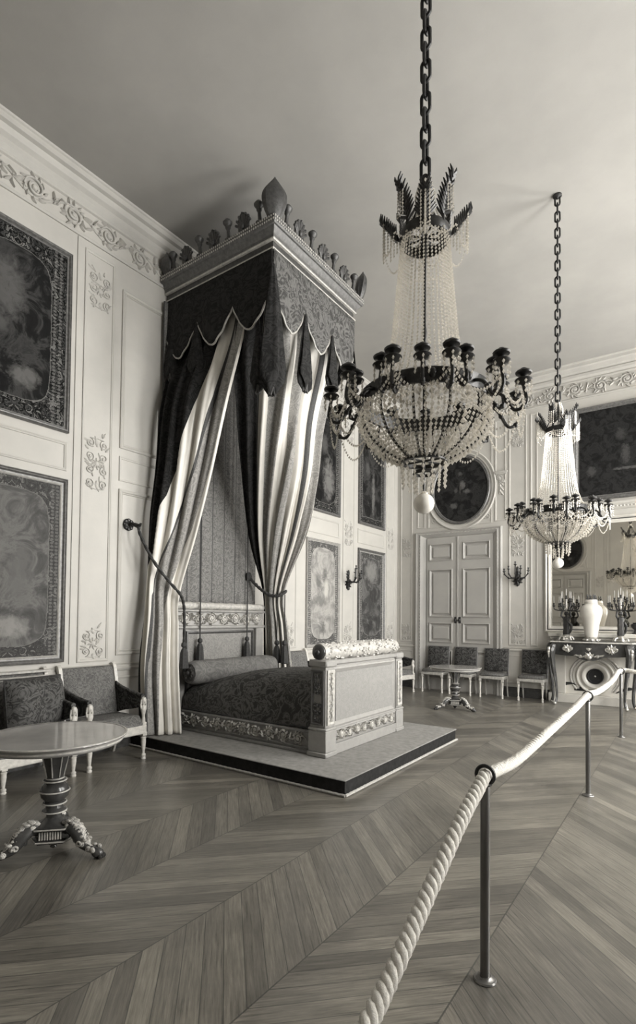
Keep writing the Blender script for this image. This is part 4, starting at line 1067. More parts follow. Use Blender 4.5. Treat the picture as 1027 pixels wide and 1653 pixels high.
def armseat(kind, label, w, M4, legx, seat_h=0.46, leg_h=0.30, back_h=1.02, flat_top=False, upm='chair_up', cat='armchair', group=None):
    t = thing(kind, label, cat, M4, group)
    d0, d1 = -0.27, 0.25
    fx = w/2-0.035
    m = MB(); m.box(-w/2+0.01, w/2-0.01, d0-0.02, d1, leg_h-0.02, leg_h+0.085, 0.012)
    m.box(-w/2+0.03, w/2-0.03, d0-0.026, d0-0.015, leg_h+0.0, leg_h+0.012); m.box(-w/2+0.03, w/2-0.03, d0-0.026, d0-0.015, leg_h+0.06, leg_h+0.07)
    m.build('seat_rail', M['giltwood'], t)
    m = MB(); rows = []
    for i in range(9):
        v = i/8; y = d0-0.02+(d1-d0+0.0)*v; row = []
        for k in range(13):
            u = k/12; x = (-w/2+0.015)+(w-0.03)*u
            ee = min(1, min(u, 1-u)/0.06, min(v, 1-v)/0.08)
            row.append((x, y, leg_h+0.08+(seat_h-leg_h-0.06)*ee**0.5+0.015*sin(pi*u)*sin(pi*v)))
        rows.append(row)
    m.grid(rows); m.build('seat_cushion', M[upm], t, auto=60)
    m = back_pad(w-0.10, seat_h-0.02, back_h-0.03, d1-0.02, d1+0.09)
    bk = m.build('backrest', M[upm], t, auto=50)
    for q in (-1, 1):
        m = MB(); x = q*(w/2-0.028)
        P = [(x, d1-0.01, leg_h), (x, d1-0.01, seat_h), (x, d1+0.02, seat_h+0.25), (x, d1+0.085, back_h-0.02), (x, d1+0.125, back_h+0.005)]
        m.tube([catmull(P, k/16) for k in range(17)], 0.022, 4, flat=1.3); m.build('back_post', M['giltwood'], t)
    if flat_top:
        for z, q in ((back_h-0.01, 0.035), (back_h-0.06, 0.02), (back_h-0.085, 0.012)):
            m = MB(); m.box(-w/2, w/2, d1+0.02, d1+0.05+q, z-q*0.35, z+q*0.35, 0.005); m.build('top_rail', M['gilt_mid'], t)
    for x in legx:
        o = leg_mesh(leg_h+0.0).build('leg', M['giltwood'], t); o.location = (x, d0+0.01, 0)
    for q in (-1, 1):
        m = MB(); x = q*fx
        P = [(x, d1-0.03, leg_h), (x, d1+0.0, leg_h*0.55), (x, d1+0.055, 0.0)]
        m.tube([catmull(P, k/8) for k in range(9)], [0.026-0.008*k/8 for k in range(9)], 4); m.build('leg', M['giltwood'], t)
    for q in (-1, 1):
        x = q*fx
        m = MB(); bust(m, x, d0+0.02, seat_h-0.06, 1.0); m.box(x-0.026, x+0.026, d0-0.01, d0+0.05, leg_h, seat_h-0.05, 0.006)
        a = m.build('arm_support', M['giltwood'], t)
        m = MB(); P = [(x, d0+0.03, seat_h+0.24), (x, d0+0.14, seat_h+0.25), (x, d1-0.10, seat_h+0.30), (x, d1+0.03, seat_h+0.36)]
        m.tube([catmull(P, k/12) for k in range(13)], [0.024]*9+[0.022, 0.018, 0.015, 0.012], 10)
        # dark side panel below the arm
        A = [catmull(P, k/12) for k in range(13)]
        m.loft([[(x-0.012, p[1], seat_h-0.02+(0.17*(1-k/12))), (x+0.012, p[1], seat_h-0.02+(0.17*(1-k/12))), (x+0.012, p[1], p[2]), (x-0.012, p[1], p[2])] for k, p in enumerate(A)], True, True)
        m.build('arm_pad', M['chair_up_dark'], t)
    return t
R90 = pi/2
arm = armseat('armchair', 'white-framed armchair with grey damask seat beside the bed curtain', 0.72, at(-5.26, 3.41, 0, R90), (-0.325, 0.325))
so = armseat('sofa', 'long upholstered sofa cut by the left edge, behind the round table', 2.06, at(-5.26, 1.92, 0, R90), (-0.995, -0.34, 0.34, 0.995), 0.46, 0.235, 1.02, True, 'chair_up', 'sofa')
copy_tree(arm, None, at(-5.26, 7.25, 0, R90), 'armchair against the bed wall, its pale top showing between curtain and footboard')
copy_tree(arm, None, at(-5.24, 10.36, 0, R90*0.86), 'armchair in the far corner, mostly hidden by the footboard')
# cushion on the sofa
t = thing('sofa_cushion', 'big dark tapestry cushion leaning on the arm end of the sofa', 'cushion', at(-5.26, 2.66, 0.73) @ Matrix.Rotation(radians(12), 4, 'Z') @ Matrix.Rotation(radians(-8), 4, 'Y'))
def pillow(mb, w, h, th, n=22):
    for s in (-1, 1):
        rows = []
        for i in range(n+1):
            u = 2*i/n-1; row = []
            for k in range(n+1):
                v = 2*k/n-1
                pinch = 1-0.10*(1-abs(u)**2)*abs(v)**4*0.6; pin2 = 1-0.10*(1-abs(v)**2)*abs(u)**4*0.6
                d = max(0.0, (1-u**4)*(1-v**4))**0.6
                row.append((s*th*d, u*w/2*pinch, v*h/2*pin2))
            rows.append(row if s > 0 else row[::-1])
        mb.grid(rows)
m = MB(); pillow(m, 0.62, 0.50, 0.15); m.build('cover', M['cushion'], t, auto=0)
m = MB(); m.tube([(0, 0.31*sx, 0.25*sz) for sx, sz in ((-1, -1), (1, -1), (1, 1), (-1, 1))], 0.008, 6, closed=True); m.build('piping', M['cord'], t)

# ------------------------------------------------------------------ side chairs on the end wall
def side_chair(label, x, M4):
    t = thing('side_chair', label, 'chair', M4, 'side chairs along the end wall')
    m = MB(); m.box(-0.25, 0.25, -0.20, 0.18, 0.375, 0.435, 0.01); m.build('seat_rail', M['gilt_mid'], t)
    m = MB(); m.box(-0.24, 0.24, -0.21, 0.17, 0.42, 0.50, 0.035); m.build('seat_pad', M['chair_up'], t)
    m = back_pad(0.46, 0.53, 0.97, 0.16, 0.22, 0.01, 0.05); bk = m.build('backrest', M['chair_up_dark'], t)
    m = MB()
    for q in (-1, 1):
        m.tube([(q*0.24, 0.165, 0.38), (q*0.24, 0.175, 0.55), (q*0.24, 0.225, 0.985)], 0.017, 6)
    m.tube([(-0.24, 0.165, 0.53), (0.24, 0.165, 0.53)], 0.015, 6); m.tube([(-0.24, 0.222, 0.975), (0.24, 0.222, 0.975)], 0.014, 6)
    m.build('back_frame', M['gilt_dull'], t)
    for q in (-1, 1):
        o = leg_mesh(0.38, 1, 0.022).build('leg', M['giltwood'], t); o.location = (q*0.225, -0.175, 0)
        m = MB(); m.tube([(q*0.225, 0.155, 0.38), (q*0.225, 0.17, 0.2), (q*0.225, 0.215, 0)], [0.019, 0.017, 0.014], 6); m.build('leg', M['gilt_mid'], t)
    return t
ch0 = side_chair('dark tapestry chair in front of the left leaf of the double door', 0, at(-4.58, 11.02))
for x, lab in ((-3.96, 'dark tapestry chair before the right leaf of the door, behind the small round table'), (-3.30, 'dark tapestry chair standing at the right edge of the door surround'), (-2.54, 'dark tapestry chair standing alone beside the console table')):
    copy_tree(ch0, None, at(x, 11.02), lab)

# ------------------------------------------------------------------ pedestal tables
def pedestal_table(label, M4, r=0.47, top=0.78, rf=0.37, a0=18, group=None):
    t = thing('pedestal_table', label, 'table', M4, group)
    m = MB(); m.lathe([(0.02, top-0.055), (r*0.93, top-0.055), (r*0.95, top-0.045), (r*0.95, top-0.022), (r*0.985, top-0.016), (r, top-0.008), (r*0.995, top), (0.0, top)], 64)
    m.build('tabletop', M['tabletop'], t)
    m = MB(); m.lathe([(r*0.945, top-0.040), (r*0.957, top-0.038), (r*0.957, top-0.030), (r*0.945, top-0.028)], 64, caps=False); m.lathe([(r*0.99, top-0.006), (r*1.004, top-0.004), (r*1.002, top+0.002), (r*0.975, top+0.002)], 64, caps=False); m.build('gilt_edge', M['gilt_mid'], t)
    s = top/0.78
    m = MB()
    m.lathe([(0.12, 0.725*s), (0.10, 0.70*s), (0.085, 0.66*s), (0.075, 0.60*s), (0.058, 0.53*s), (0.052, 0.485*s)], 24, flute=0.06, nf=8)
    m.lathe([(0.052, 0.485*s), (0.070, 0.478*s), (0.070, 0.468*s), (0.055, 0.462*s), (0.080, 0.44*s), (0.092, 0.405*s), (0.085, 0.365*s), (0.058, 0.335*s), (0.072, 0.328*s), (0.072, 0.318*s), (0.05, 0.312*s), (0.055, 0.29*s), (0.075, 0.275*s), (0.072, 0.262*s), (0.048, 0.255*s), (0.05, 0.23*s), (0.075, 0.205*s), (0.11, 0.19*s)], 28)
    col = m.build('column', M['mahogany'], t)
    m = MB()
    for rr, z in ((0.073, 0.473), (0.075, 0.323), (0.078, 0.268), (0.094, 0.405), (0.055, 0.488)):
        m.tube([(rr*cos(2*pi*k/24), rr*sin(2*pi*k/24), z*s) for k in range(24)], 0.005, 6, closed=True)
    for k in range(8):
        a = 2*pi*k/8; m.tube([(0.11*cos(a), 0.11*sin(a), 0.715*s), (0.082*cos(a), 0.082*sin(a), 0.62*s), (0.056*cos(a), 0.056*sin(a), 0.50*s)], 0.004, 5)
    m.build('gilt_lines', M['gilt_mid'], col)
    # triangular block with reeding
    def tri(R, z): return [(R*cos(radians(a0+120*k)+da), R*sin(radians(a0+120*k)+da), z) for k in range(3) for da in (-0.38, 0.38)]
    m = MB(); m.loft([tri(0.135, 0.19*s), tri(0.145, 0.185*s), tri(0.145, 0.165*s), tri(0.115, 0.16*s), tri(0.115, 0.10*s), tri(0.135, 0.095*s), tri(0.125, 0.075*s), tri(0.02, 0.06*s)], True, True)
    m.lathe([(0.03, 0.062*s), (0.035, 0.045*s), (0.018, 0.035*s), (0.022, 0.025*s), (0.003, 0.012*s)], 12)
    blk = m.build('plinth_block', M['mahogany'], t)
    m = MB()
    for z in (0.175, 0.09):
        pts = tri(0.147 if z > 0.1 else 0.137, z*s); m.tube(pts, 0.006, 6, closed=True)
    for k in range(3):
        A, B_ = tri(0.118, 0.155*s), tri(0.118, 0.105*s); i = (2*k+1) % 6; j = (2*k+2) % 6
        for q in range(9):
            u = (q+0.5)/9; m.tube([tuple(A[i][e]*(1-u)+A[j][e]*u for e in range(3)), tuple(B_[i][e]*(1-u)+B_[j][e]*u for e in range(3))], 0.006, 5)
    m.build('gilt_reeding', M['gilt_mid'], blk)
    for k in range(3):
        a = radians(a0+120*k); A = Matrix.Rotation(a, 4, 'Z')
        m = MB(A)
        P = [(0.09, 0, 0.145*s), (0.14, 0, 0.175*s), (0.20, 0, 0.145*s), (0.245, 0, 0.085*s), (0.30, 0, 0.05), (0.345, 0, 0.045), (rf, 0, 0.03)]
        C_ = [catmull(P, q/24) for q in range(25)]
        m.tube(C_, [0.030+0.024*sin(pi*min(1, q/16)) - 0.010*(q/24) for q in range(25)], 10)
        m.tube([(0.20+0.028*cos(b), 0.0, 0.10*s+0.028*sin(b)) for b in [k2*0.5 for k2 in range(9)]], 0.012, 6)
        m.ball((rf-0.01, 0, 0.032), 0.042, 0.036, 0.032, 10, 6)
        for q in (-1, 0, 1): m.ball((rf+0.026, q*0.018, 0.016), 0.018, 0.011, 0.016, 8, 4)
        lg = m.build('leg', M['mahogany'], t)
        m = MB(A)
        m.tube([(x, 0, z+0.016) for x, y, z in C_[1:18]], [0.012+0.030*sin(pi*min(1, q/15.0))**0.8 for q in range(17)], 10)
        for q in range(2, 16, 2):
            x, y, z = C_[q]
            for s2 in (-1, 0, 1): m.ball((x, s2*0.025, z+0.045), 0.022, 0.012, 0.012, 8, 4)
        for q in (4, 7, 10, 13, 17, 20):
            x, y, z = C_[q]
            for s2 in (-1, 1): m.ball((x, s2*0.032, z+0.012), 0.022, 0.014, 0.020, 8, 5)
        for q in (-1, 1): m.tube([(C_[12][0]+0.022*cos(b)*(1-b/9), q*0.045, C_[12][2]+0.022*sin(b)*(1-b/9)) for b in [k2*0.55 for k2 in range(12)]], 0.007, 6)
        m.build('gilt_carving', M['carved_gilt'], lg)
    return t
M['carved_gilt'] = damask('carved_gilding', 0.16, 0.62, 20, 0.5, rough=0.35)
M['tabletop'] = plain('polished_grey_tabletop', 0.27, 0.10, var=0.14, scale=4)
pt = pedestal_table('large round pedestal table with gilded scroll feet, cut by the left edge', at(-3.55, 1.94), 0.46, 0.78, 0.37, 18, 'round pedestal tables')
copy_tree(pt, None, at(-3.40, 9.08, 0, radians(-28)) @ Matrix.Diagonal((0.98, 0.98, 0.95, 1)), 'small round pedestal table standing before the far double door')

# ------------------------------------------------------------------ console table and what stands on it
t = thing('console_table', 'black lacquered console table with gilt mounts before the fireplace', 'table', at(-1.49, 10.93))
def front(x, y0): return y0-0.035*cos(x/0.64*pi)*(1 if y0 < 0 else 0)
m = MB()
def topring(z, e):
    pts = [(x, front(x, -0.20)-e, z) for x in [(-0.66-e)+(1.32+2*e)*k/24 for k in range(25)]]
    return pts+[(0.76+e, 0.16, z), (-0.76-e, 0.16, z)]
m.loft([topring(1.165, -0.02), topring(1.165, -0.004), topring(1.175, 0.004), topring(1.192, 0.006), topring(1.203, 0.0), topring(1.205, -0.02)], True, True)
m.build('top_slab', M['mahogany'], t)
m = MB(); m.tube([(x, front(x, -0.20)-0.008, 1.186) for x in [-0.665+1.33*k/24 for k in range(25)]], 0.014, 8)
for q in (-1, 1): m.tube([(q*0.668, -0.165, 1.186), (q*0.765, 0.15, 1.186)], 0.014, 8)
m.build('gilt_rim', M['gilt_mid'], t)
def low(x):
    u = abs(x)/0.58
    return 0.945-0.05*sin(pi*min(1, u*1.0))*0.3-0.085*max(0, 1-(abs(x)/0.24)**2)
m = MB()
xs = [-0.58+1.16*k/40 for k in range(41)]
m.loft([[(x, front(x, -0.185), 1.168), (x, front(x, -0.195), 1.06), (x, front(x, -0.18), low(x)), (x, front(x, -0.155), low(x)), (x, -0.10, 1.168)] for x in xs], True, True)
for q in (-1, 1): m.prism([(q*0.60-0.02, -0.14), (q*0.60+0.02, -0.14), (q*0.70+0.02, 0.13), (q*0.70-0.02, 0.13)], 0.95, 1.168)
m.box(-0.68, 0.68, 0.10, 0.13, 0.95, 1.168)
ap = m.build('apron', M['mahogany'], t)
WA = Matrix(((1, 0, 0, 0), (0, 0, -1, -0.205), (0, 1, 0, 0), (0, 0, 0, 1)))
for xx, sc in ((-0.36, 0.9), (0.36, 1.05)):
    m = MB(WA); m.oval((xx, 1.065), 0.10*sc, 0.055*sc, [(0, 0), (0, 0.012), (0.012, 0.016), (0.02, 0.0)], 24)
    for k in range(10): leaf(m, (xx+0.02*cos(k), 1.065+0.01*sin(k)), 2*pi*k/10, 0.085*sc, 0.028, 0.016)
    m.ball((xx, 1.065, 0.012), 0.025, 0.022, 0.014, 10, 5); m.build('drawer_mount', M['bronze_gilt'], ap)
m = MB(WA @ Matrix.Translation((0, 0, 0.02))); m.prism([(-0.045, 1.09), (0.045, 1.09), (0.035, 1.06), (0.0, 1.03), (-0.035, 1.06)], 0, 0.012); m.ball((0, 1.07, 0.01), 0.02, 0.02, 0.012); m.build('keyhole_mount', M['bronze_gilt'], ap)
m = MB(WA @ Matrix.Translation((0, 0, 0.01)))
for k in range(9): leaf(m, (0, 0.925), pi*k/8-0.0, 0.10 if k % 2 else 0.075, 0.035, 0.022)
m.ball((0, 0.915, 0.012), 0.045, 0.04, 0.022, 12, 6)
for s in (-1, 1):
    volute(m, (s*0.14, 0.935), 0.035, 1.3, 0, s, 0.009)
    for k in range(4): leaf(m, (s*(0.08+0.035*k), 0.925+0.006*k), (0.2 if s > 0 else pi-0.2), 0.07, 0.022, 0.016)
m.build('shell_mount', M['bronze_gilt'], ap)
for sx in (-1, 1):
    for sy in (-1, 1):
        P = [(0.60*sx, -0.165*1 if sy < 0 else 0.12, 1.14), (0.635*sx, -0.20 if sy < 0 else 0.13, 1.0), (0.615*sx, -0.185 if sy < 0 else 0.12, 0.75), (0.575*sx, -0.15 if sy < 0 else 0.10, 0.40), (0.56*sx, -0.14 if sy < 0 else 0.10, 0.15), (0.59*sx, -0.18 if sy < 0 else 0.13, 0.02)]
        if sy > 0: P = [(x+sx*0.11, y, z) for x, y, z in P]
        C_ = [catmull(P, k/20) for k in range(21)]
        m = MB(); m.tube(C_, [0.045, 0.055, 0.062, 0.064, 0.062, 0.058, 0.052, 0.048, 0.044, 0.040, 0.037, 0.034, 0.032, 0.030, 0.028, 0.027, 0.026, 0.026, 0.027, 0.028, 0.022], 8)
        lg = m.build('leg', M['mahogany'], t)
        m = MB(); x, y, z = C_[4]
        dy = -1 if sy < 0 else 1
        m.tube([(p[0]+sx*0.045, p[1]+dy*0.04, p[2]) for p in C_[2:7]], [0.012, 0.022, 0.026, 0.018, 0.006], 8); m.ball((C_[3][0]+sx*0.05, C_[3][1]+dy*0.05, C_[3][2]), 0.03, 0.03, 0.045)
        m.ball((C_[20][0], C_[20][1], 0.03), 0.036, 0.036, 0.03, 10, 5)
        m.tube([(p[0]+sx*0.022, p[1]+dy*0.022, p[2]) for p in C_[7:20]], 0.007, 6)
        m.build('gilt_mount', M['bronze_gilt'], lg)
CT = 1.206
# vase
t = thing('lidded_vase', 'white porcelain baluster vase on a gilt foot, centre of the console table', 'vase', at(-1.475, 10.91, CT))
m = MB(); m.lathe([(0.10, 0.075), (0.105, 0.09), (0.115, 0.14), (0.125, 0.22), (0.135, 0.30), (0.165, 0.42), (0.185, 0.50), (0.19, 0.56), (0.178, 0.62), (0.145, 0.665), (0.115, 0.685), (0.10, 0.70)], 40); m.build('body', M['porcelain'], t)
m = MB(); m.lathe([(0.105, 0.70), (0.112, 0.70), (0.112, 0.712), (0.10, 0.72), (0.108, 0.73), (0.104, 0.76), (0.098, 0.77), (0.0, 0.772)], 32); m.build('neck', M['porcelain'], t)
m = MB()
for k in range(7):
    a = 2*pi*k/7; x, y = 0.07*cos(a), 0.07*sin(a); m.lathe([(0.006, 0.77), (0.016, 0.79), (0.008, 0.82), (0.014, 0.84), (0.003, 0.87)], 8, (x, y, 0))
m.lathe([(0.08, 0.768), (0.085, 0.772), (0.082, 0.782), (0.07, 0.78)], 24); m.build('crown_rim', M['bronze'], t)
m = MB(); m.lathe([(0.13, 0.0), (0.135, 0.012), (0.12, 0.03), (0.10, 0.04), (0.105, 0.06), (0.112, 0.078)], 28, flute=0.05, nf=12)
for k in range(9): a = 2*pi*k/9; m.ball((0.125*cos(a), 0.125*sin(a), 0.025), 0.03, 0.03, 0.026, 8, 5)
m.build('gilt_foot', M['bronze_gilt'], t)
# candelabra: figure holding six branches
def candelabrum(label, x, y):
    t = thing('candelabrum', label, 'candlestick', at(x, y, CT), 'candelabra on the console table')
    m = MB(); m.lathe([(0.10, 0), (0.105, 0.012), (0.08, 0.025), (0.07, 0.05), (0.085, 0.065), (0.06, 0.085), (0.065, 0.11), (0.05, 0.115)], 20)
    for k in range(6):
        a = 2*pi*k/6+0.3; volute(m, (0.0, 0.0), 0.03, 1.2, 0, 1, 0.008) if False else m.tube([(0.06*cos(a), 0.06*sin(a), 0.08), (0.11*cos(a), 0.11*sin(a), 0.06), (0.125*cos(a), 0.125*sin(a), 0.015)], [0.012, 0.016, 0.018], 8)
    m.build('gilt_base', M['bronze_gilt'], t)
    m = MB()
    m.lathe([(0.055, 0.112), (0.06, 0.16), (0.05, 0.24), (0.058, 0.30), (0.05, 0.35), (0.058, 0.41), (0.05, 0.445), (0.02, 0.46), (0.02, 0.475), (0.034, 0.49), (0.038, 0.515), (0.028, 0.545), (0.01, 0.555)], 16, flute=0.10, nf=5)
    for s in (-1, 1): m.tube([(s*0.05, 0, 0.43), (s*0.085, -0.02, 0.47), (s*0.07, -0.01, 0.55), (s*0.03, 0, 0.58)], [0.02, 0.018, 0.015, 0.012], 8)
    m.tube([(0.04, -0.03, 0.36), (0.09, 0.0, 0.30), (0.085, 0.0, 0.2), (0.06, 0.0, 0.14)], [0.02, 0.026, 0.022, 0.01], 8)
    m.build('figure', M['bronze'], t)
    m = MB(); m.lathe([(0.02, 0.55), (0.035, 0.575), (0.05, 0.59), (0.03, 0.605), (0.018, 0.62), (0.022, 0.68), (0.014, 0.74), (0.02, 0.80)], 12)
    m.build('stem', M['bronze_gilt'], t)
    spec = [(0.0, 0.0, 0.80)]+[(0.215*cos(2*pi*k/6+0.26), 0.215*sin(2*pi*k/6+0.26), 0.66) for k in range(6)]+[(0.105*cos(2*pi*k/4+0.8), 0.105*sin(2*pi*k/4+0.8), 0.75) for k in range(4)]
    for (dx, dy, z) in spec:
        m = MB()
        if dx or dy:
            P = [(0, 0, 0.60), (dx*0.4, dy*0.4, 0.57), (dx*0.9, dy*0.9, z-0.07), (dx, dy, z-0.02)]
            m.tube([catmull(P, k/12) for k in range(13)], 0.010, 8)
        m.lathe([(0.008, z-0.025), (0.028, z), (0.028, z+0.005), (0.012, z+0.01), (0.016, z+0.05), (0.018, z+0.055)], 10, (dx, dy, 0))
        a = m.build('candle_branch', M['bronze'], t)
        m = MB(); m.lathe([(0.007, z+0.05), (0.006, z+0.16), (0.003, z+0.18), (0.001, z+0.19)], 10, (dx, dy, 0)); m.build('candle', M['wax'], a)
    return t
ca = candelabrum('branched figure candelabrum at the left end of the console table', -1.90, 10.90)
copy_tree(ca, None, at(-1.00, 10.92, CT, 0.5), 'branched figure candelabrum at the right end of the console table')
t = thing('mantel_urn', 'small dark urn on the mantelshelf at the right edge', 'urn', at(-0.79, 11.19, 1.351))
m = MB(); m.box(-0.05, 0.05, -0.05, 0.05, 0, 0.03, 0.004); m.lathe([(0.04, 0.03), (0.02, 0.05), (0.02, 0.07), (0.06, 0.11), (0.075, 0.15), (0.07, 0.175), (0.04, 0.19), (0.05, 0.205), (0.03, 0.21)], 20); m.build('body', M['bronze'], t)
m = MB()
for s in (-1, 1): m.tube([(s*0.06, 0, 0.12), (s*0.10, 0, 0.14), (s*0.10, 0, 0.18), (s*0.06, 0, 0.19)], 0.008, 6)
m.build('handles', M['bronze_gilt'], t)

# ------------------------------------------------------------------ rope barrier
def stanchion(label, M4):
    t = thing('rope_stanchion', label, 'barrier post', M4, 'rope barrier posts')
    m = MB(); m.lathe([(0.047, 0), (0.05, 0.004), (0.046, 0.010), (0.032, 0.014), (0.026, 0.022)], 28); m.build('base_flange', M['steel'], t)
    m = MB(); m.lathe([(0.021, 0.02), (0.021, 0.875), (0.017, 0.886), (0.0, 0.888)], 24); m.build('post', M['steel'], t)
    m = MB(); m.tube([(0.040*cos(2*pi*k/24), 0.0, 0.902+0.040*sin(2*pi*k/24)) for k in range(24)], 0.0085, 8, closed=True)
    m.tube([(0.024*cos(2*pi*k/20), 0.024*sin(2*pi*k/20), 0.862) for k in range(20)], 0.006, 8, closed=True)
    m.build('rope_ring', M['iron'], t); return t
st = stanchion('nearest metal barrier post, standing tall in the foreground', at(-0.75, 2.38))
copy_tree(st, None, at(-0.76, 5.39), 'second metal barrier post from the camera, where the rope dips behind the first')
copy_tree(st, None, at(-0.765, 8.34), 'farthest metal barrier post, in front of the console table')
copy_tree(st, None, at(0.75, 8.36), 'metal barrier post beyond the right edge, carrying the end of the rope')
copy_tree(st, None, at(-0.75, -0.62), 'metal barrier post behind the camera, carrying the start of the rope')
keys = [(-0.75, -0.62, 0.90), (-0.76, -0.2, 0.62), (-0.76, 0.5, 0.36), (-0.76, 1.0, 0.36), (-0.76, 1.37, 0.446), (-0.76, 1.60, 0.545), (-0.76, 1.85, 0.665), (-0.755, 2.12, 0.80), (-0.75, 2.30, 0.872), (-0.75, 2.38, 0.898), (-0.755, 2.55, 0.880),
        (-0.775, 2.95, 0.833), (-0.785, 3.4, 0.826), (-0.785, 4.1, 0.842), (-0.77, 4.8, 0.876), (-0.76, 5.39, 0.912), (-0.765, 6.0, 0.872), (-0.768, 6.8, 0.855), (-0.768, 7.5, 0.868), (-0.765, 8.34, 0.912), (-0.55, 8.36, 0.895), (-0.1, 8.36, 0.87), (0.4, 8.36, 0.88), (0.75, 8.36, 0.912)]
# walk along the rope with even steps
fine = [catmull(keys, k/1500) for k in range(1501)]
path = [fine[0]]
for p in fine:
    if math.dist(p, path[-1]) > 0.011: path.append(p)
rope = thing('barrier_rope', 'thick white twisted rope slung along the metal barrier posts', 'rope', at(-0.76, 2.38, 0))
m = MB()
P = [Vector(p) for p in path]
for s in range(3):
    pts = []
    for i, p in enumerate(P):
        tg = (P[min(i+1, len(P)-1)]-P[max(i-1, 0)]).normalized(); sd = tg.cross(Vector((0, 0, 1))).normalized(); up = sd.cross(tg)
        a = i*0.011/0.088*2*pi+2*pi*s/3
        pts.append(tuple(p+sd*0.0155*cos(a)+up*0.0155*sin(a)+Vector((0.76, -2.38, 0))))
    m.tube(pts, 0.0165, 7)
m.build('strands', M['rope'], rope, auto=0)
# ------------------------------------------------------------------ chandeliers
CB = 2.19
ct = thing('chandelier', 'large crystal basket chandelier nearest the camera, hanging right of the bed canopy', 'chandelier', at(-1.232, 2.79, CB), 'crystal chandeliers')
def Zc(z): return z-CB
m = MB(); n = 25; z0, z1 = 4.16, 6.60; pitch = (z1-z0)/n
for k in range(n):
    zc = Zc(z0+pitch*(k+0.5)); L = pitch*0.5+0.013; w = 0.026; pts = []
    for q in range(20):
        a = 2*pi*q/20; x = w*cos(a); z = (L-w)*(1 if sin(a) > 0 else -1)+w*sin(a)
        pts.append((x, 0, zc+z) if k % 2 == 0 else (0, x, zc+z))
    m.tube(pts, 0.0105, 7, closed=True)
m.lathe([(0.05, Zc(6.615)), (0.05, Zc(6.60)), (0.02, Zc(6.585)), (0.01, Zc(6.57))], 14); m.build('chain', M['iron'], ct)
m = MB(); m.lathe([(0.008, Zc(2.50)), (0.010, Zc(3.2)), (0.014, Zc(3.25)), (0.008, Zc(3.3)), (0.009, Zc(3.9)), (0.03, Zc(3.95)), (0.035, Zc(4.0)), (0.016, Zc(4.03)), (0.022, Zc(4.08)), (0.012, Zc(4.12)), (0.016, Zc(4.17))], 12); m.build('stem', M['bronze'], ct)
# crown
m = MB(); m.lathe([(0.128, Zc(3.775)), (0.142, Zc(3.777)), (0.148, Zc(3.80)), (0.142, Zc(3.83)), (0.131, Zc(3.835)), (0.128, Zc(3.775))], 36, caps=False)
for k in range(4):
    a = pi*k/4; m.tube([(-0.135*cos(a), -0.135*sin(a), Zc(3.80)), (0.135*cos(a), 0.135*sin(a), Zc(3.80))], 0.006, 6)
for k in range(6):
    a = 2*pi*k/6; ca_, sa_ = cos(a), sin(a)
    P = [(0.138, 3.82), (0.10, 3.90), (0.06, 3.97), (0.03, 4.04)]
    m.tube([(r*ca_, r*sa_, Zc(z)) for r, z in P], 0.007, 6)
crown = m.build('crown_ring', M['bronze'], ct)
for k in range(8):
    a = 2*pi*k/8+1.204
    m = MB(Matrix.Rotation(a, 4, 'Z'))
    out = k % 2 == 0
    P = [(0.138, 0, Zc(3.82)), (0.145, 0, Zc(3.89)), (0.165, 0, Zc(3.96)), (0.205, 0, Zc(4.025))] if out else [(0.138, 0, Zc(3.80)), (0.17, 0, Zc(3.82)), (0.205, 0, Zc(3.87)), (0.245, 0, Zc(3.91))]
    C_ = [catmull(P, q/10) for q in range(11)]; m.tube(C_, [0.009-0.006*q/10 for q in range(11)], 6)
    for q in range(2, 11):
        x, y, z = C_[q]; L = 0.072*(1-0.065*q)
        for s in (-1, 1): m.tube([(x, 0, z), (x+0.012, s*L*0.6, z+0.02), (x+0.008, s*L, z+0.05)], [0.010, 0.009, 0.003], 5)
    m.build('palm_leaf', M['bronze'], crown)
stuff = []
def strand(mb, pts, r, h, step):
    """beads strung along a polyline"""
    d = 0.0; nxt = step*0.5
    for a_, b_ in zip(pts, pts[1:]):
        L = math.dist(a_, b_)
        while nxt <= d+L:
            f = (nxt-d)/L; mb.bead(tuple(a_[i]+(b_[i]-a_[i])*f for i in range(3)), r, h); nxt += step
        d += L
def pol(r, a, z): return (r*cos(a), r*sin(a), Zc(z))
def swag(mb, p, q, drop, r, h, step):
    pts = [tuple(p[i]+(q[i]-p[i])*t-(drop*4*t*(1-t) if i == 2 else 0) for i in range(3)) for t in [k/10 for k in range(11)]]
    strand(mb, pts, r, h, step)
m = MB()
for k in range(8):
    a = 2*pi*k/8+1.204
    for dz, rr in ((3.90 if k % 2 else 3.99, 0.240 if k % 2 else 0.195),):
        for q in (-0.10, 0.0, 0.10):
            strand(m, [pol(rr, a+q, dz), pol(rr, a+q, 3.70 if k % 2 else 3.84)], 0.0065, 0.011, 0.019)
    if k % 2:
        for q in range(5):
            rr2 = 0.16+0.018*q
            strand(m, [pol(rr2, a, 3.82+0.016*q), pol(rr2, a, 3.69+0.02*abs(q-2))], 0.007, 0.011, 0.019)
    strand(m, [pol(0.03, a, 4.13), pol(0.055, a, 4.05), pol(0.045, a, 3.93)], 0.010, 0.014, 0.022)
    swag(m, pol(0.235, a, 3.74), pol(0.235, a+pi/4, 3.74), 0.06, 0.006, 0.008, 0.016)
    swag(m, pol(0.145, a, 3.79), pol(0.145, a+pi/4, 3.79), 0.08, 0.007, 0.009, 0.017)
    swag(m, pol(0.14, a+pi/8, 3.82), pol(0.06, a, 3.98), 0.03, 0.006, 0.008, 0.016)
tag(m.build('crown_crystals', M['crystal'], ct, smooth=False), kind='stuff')
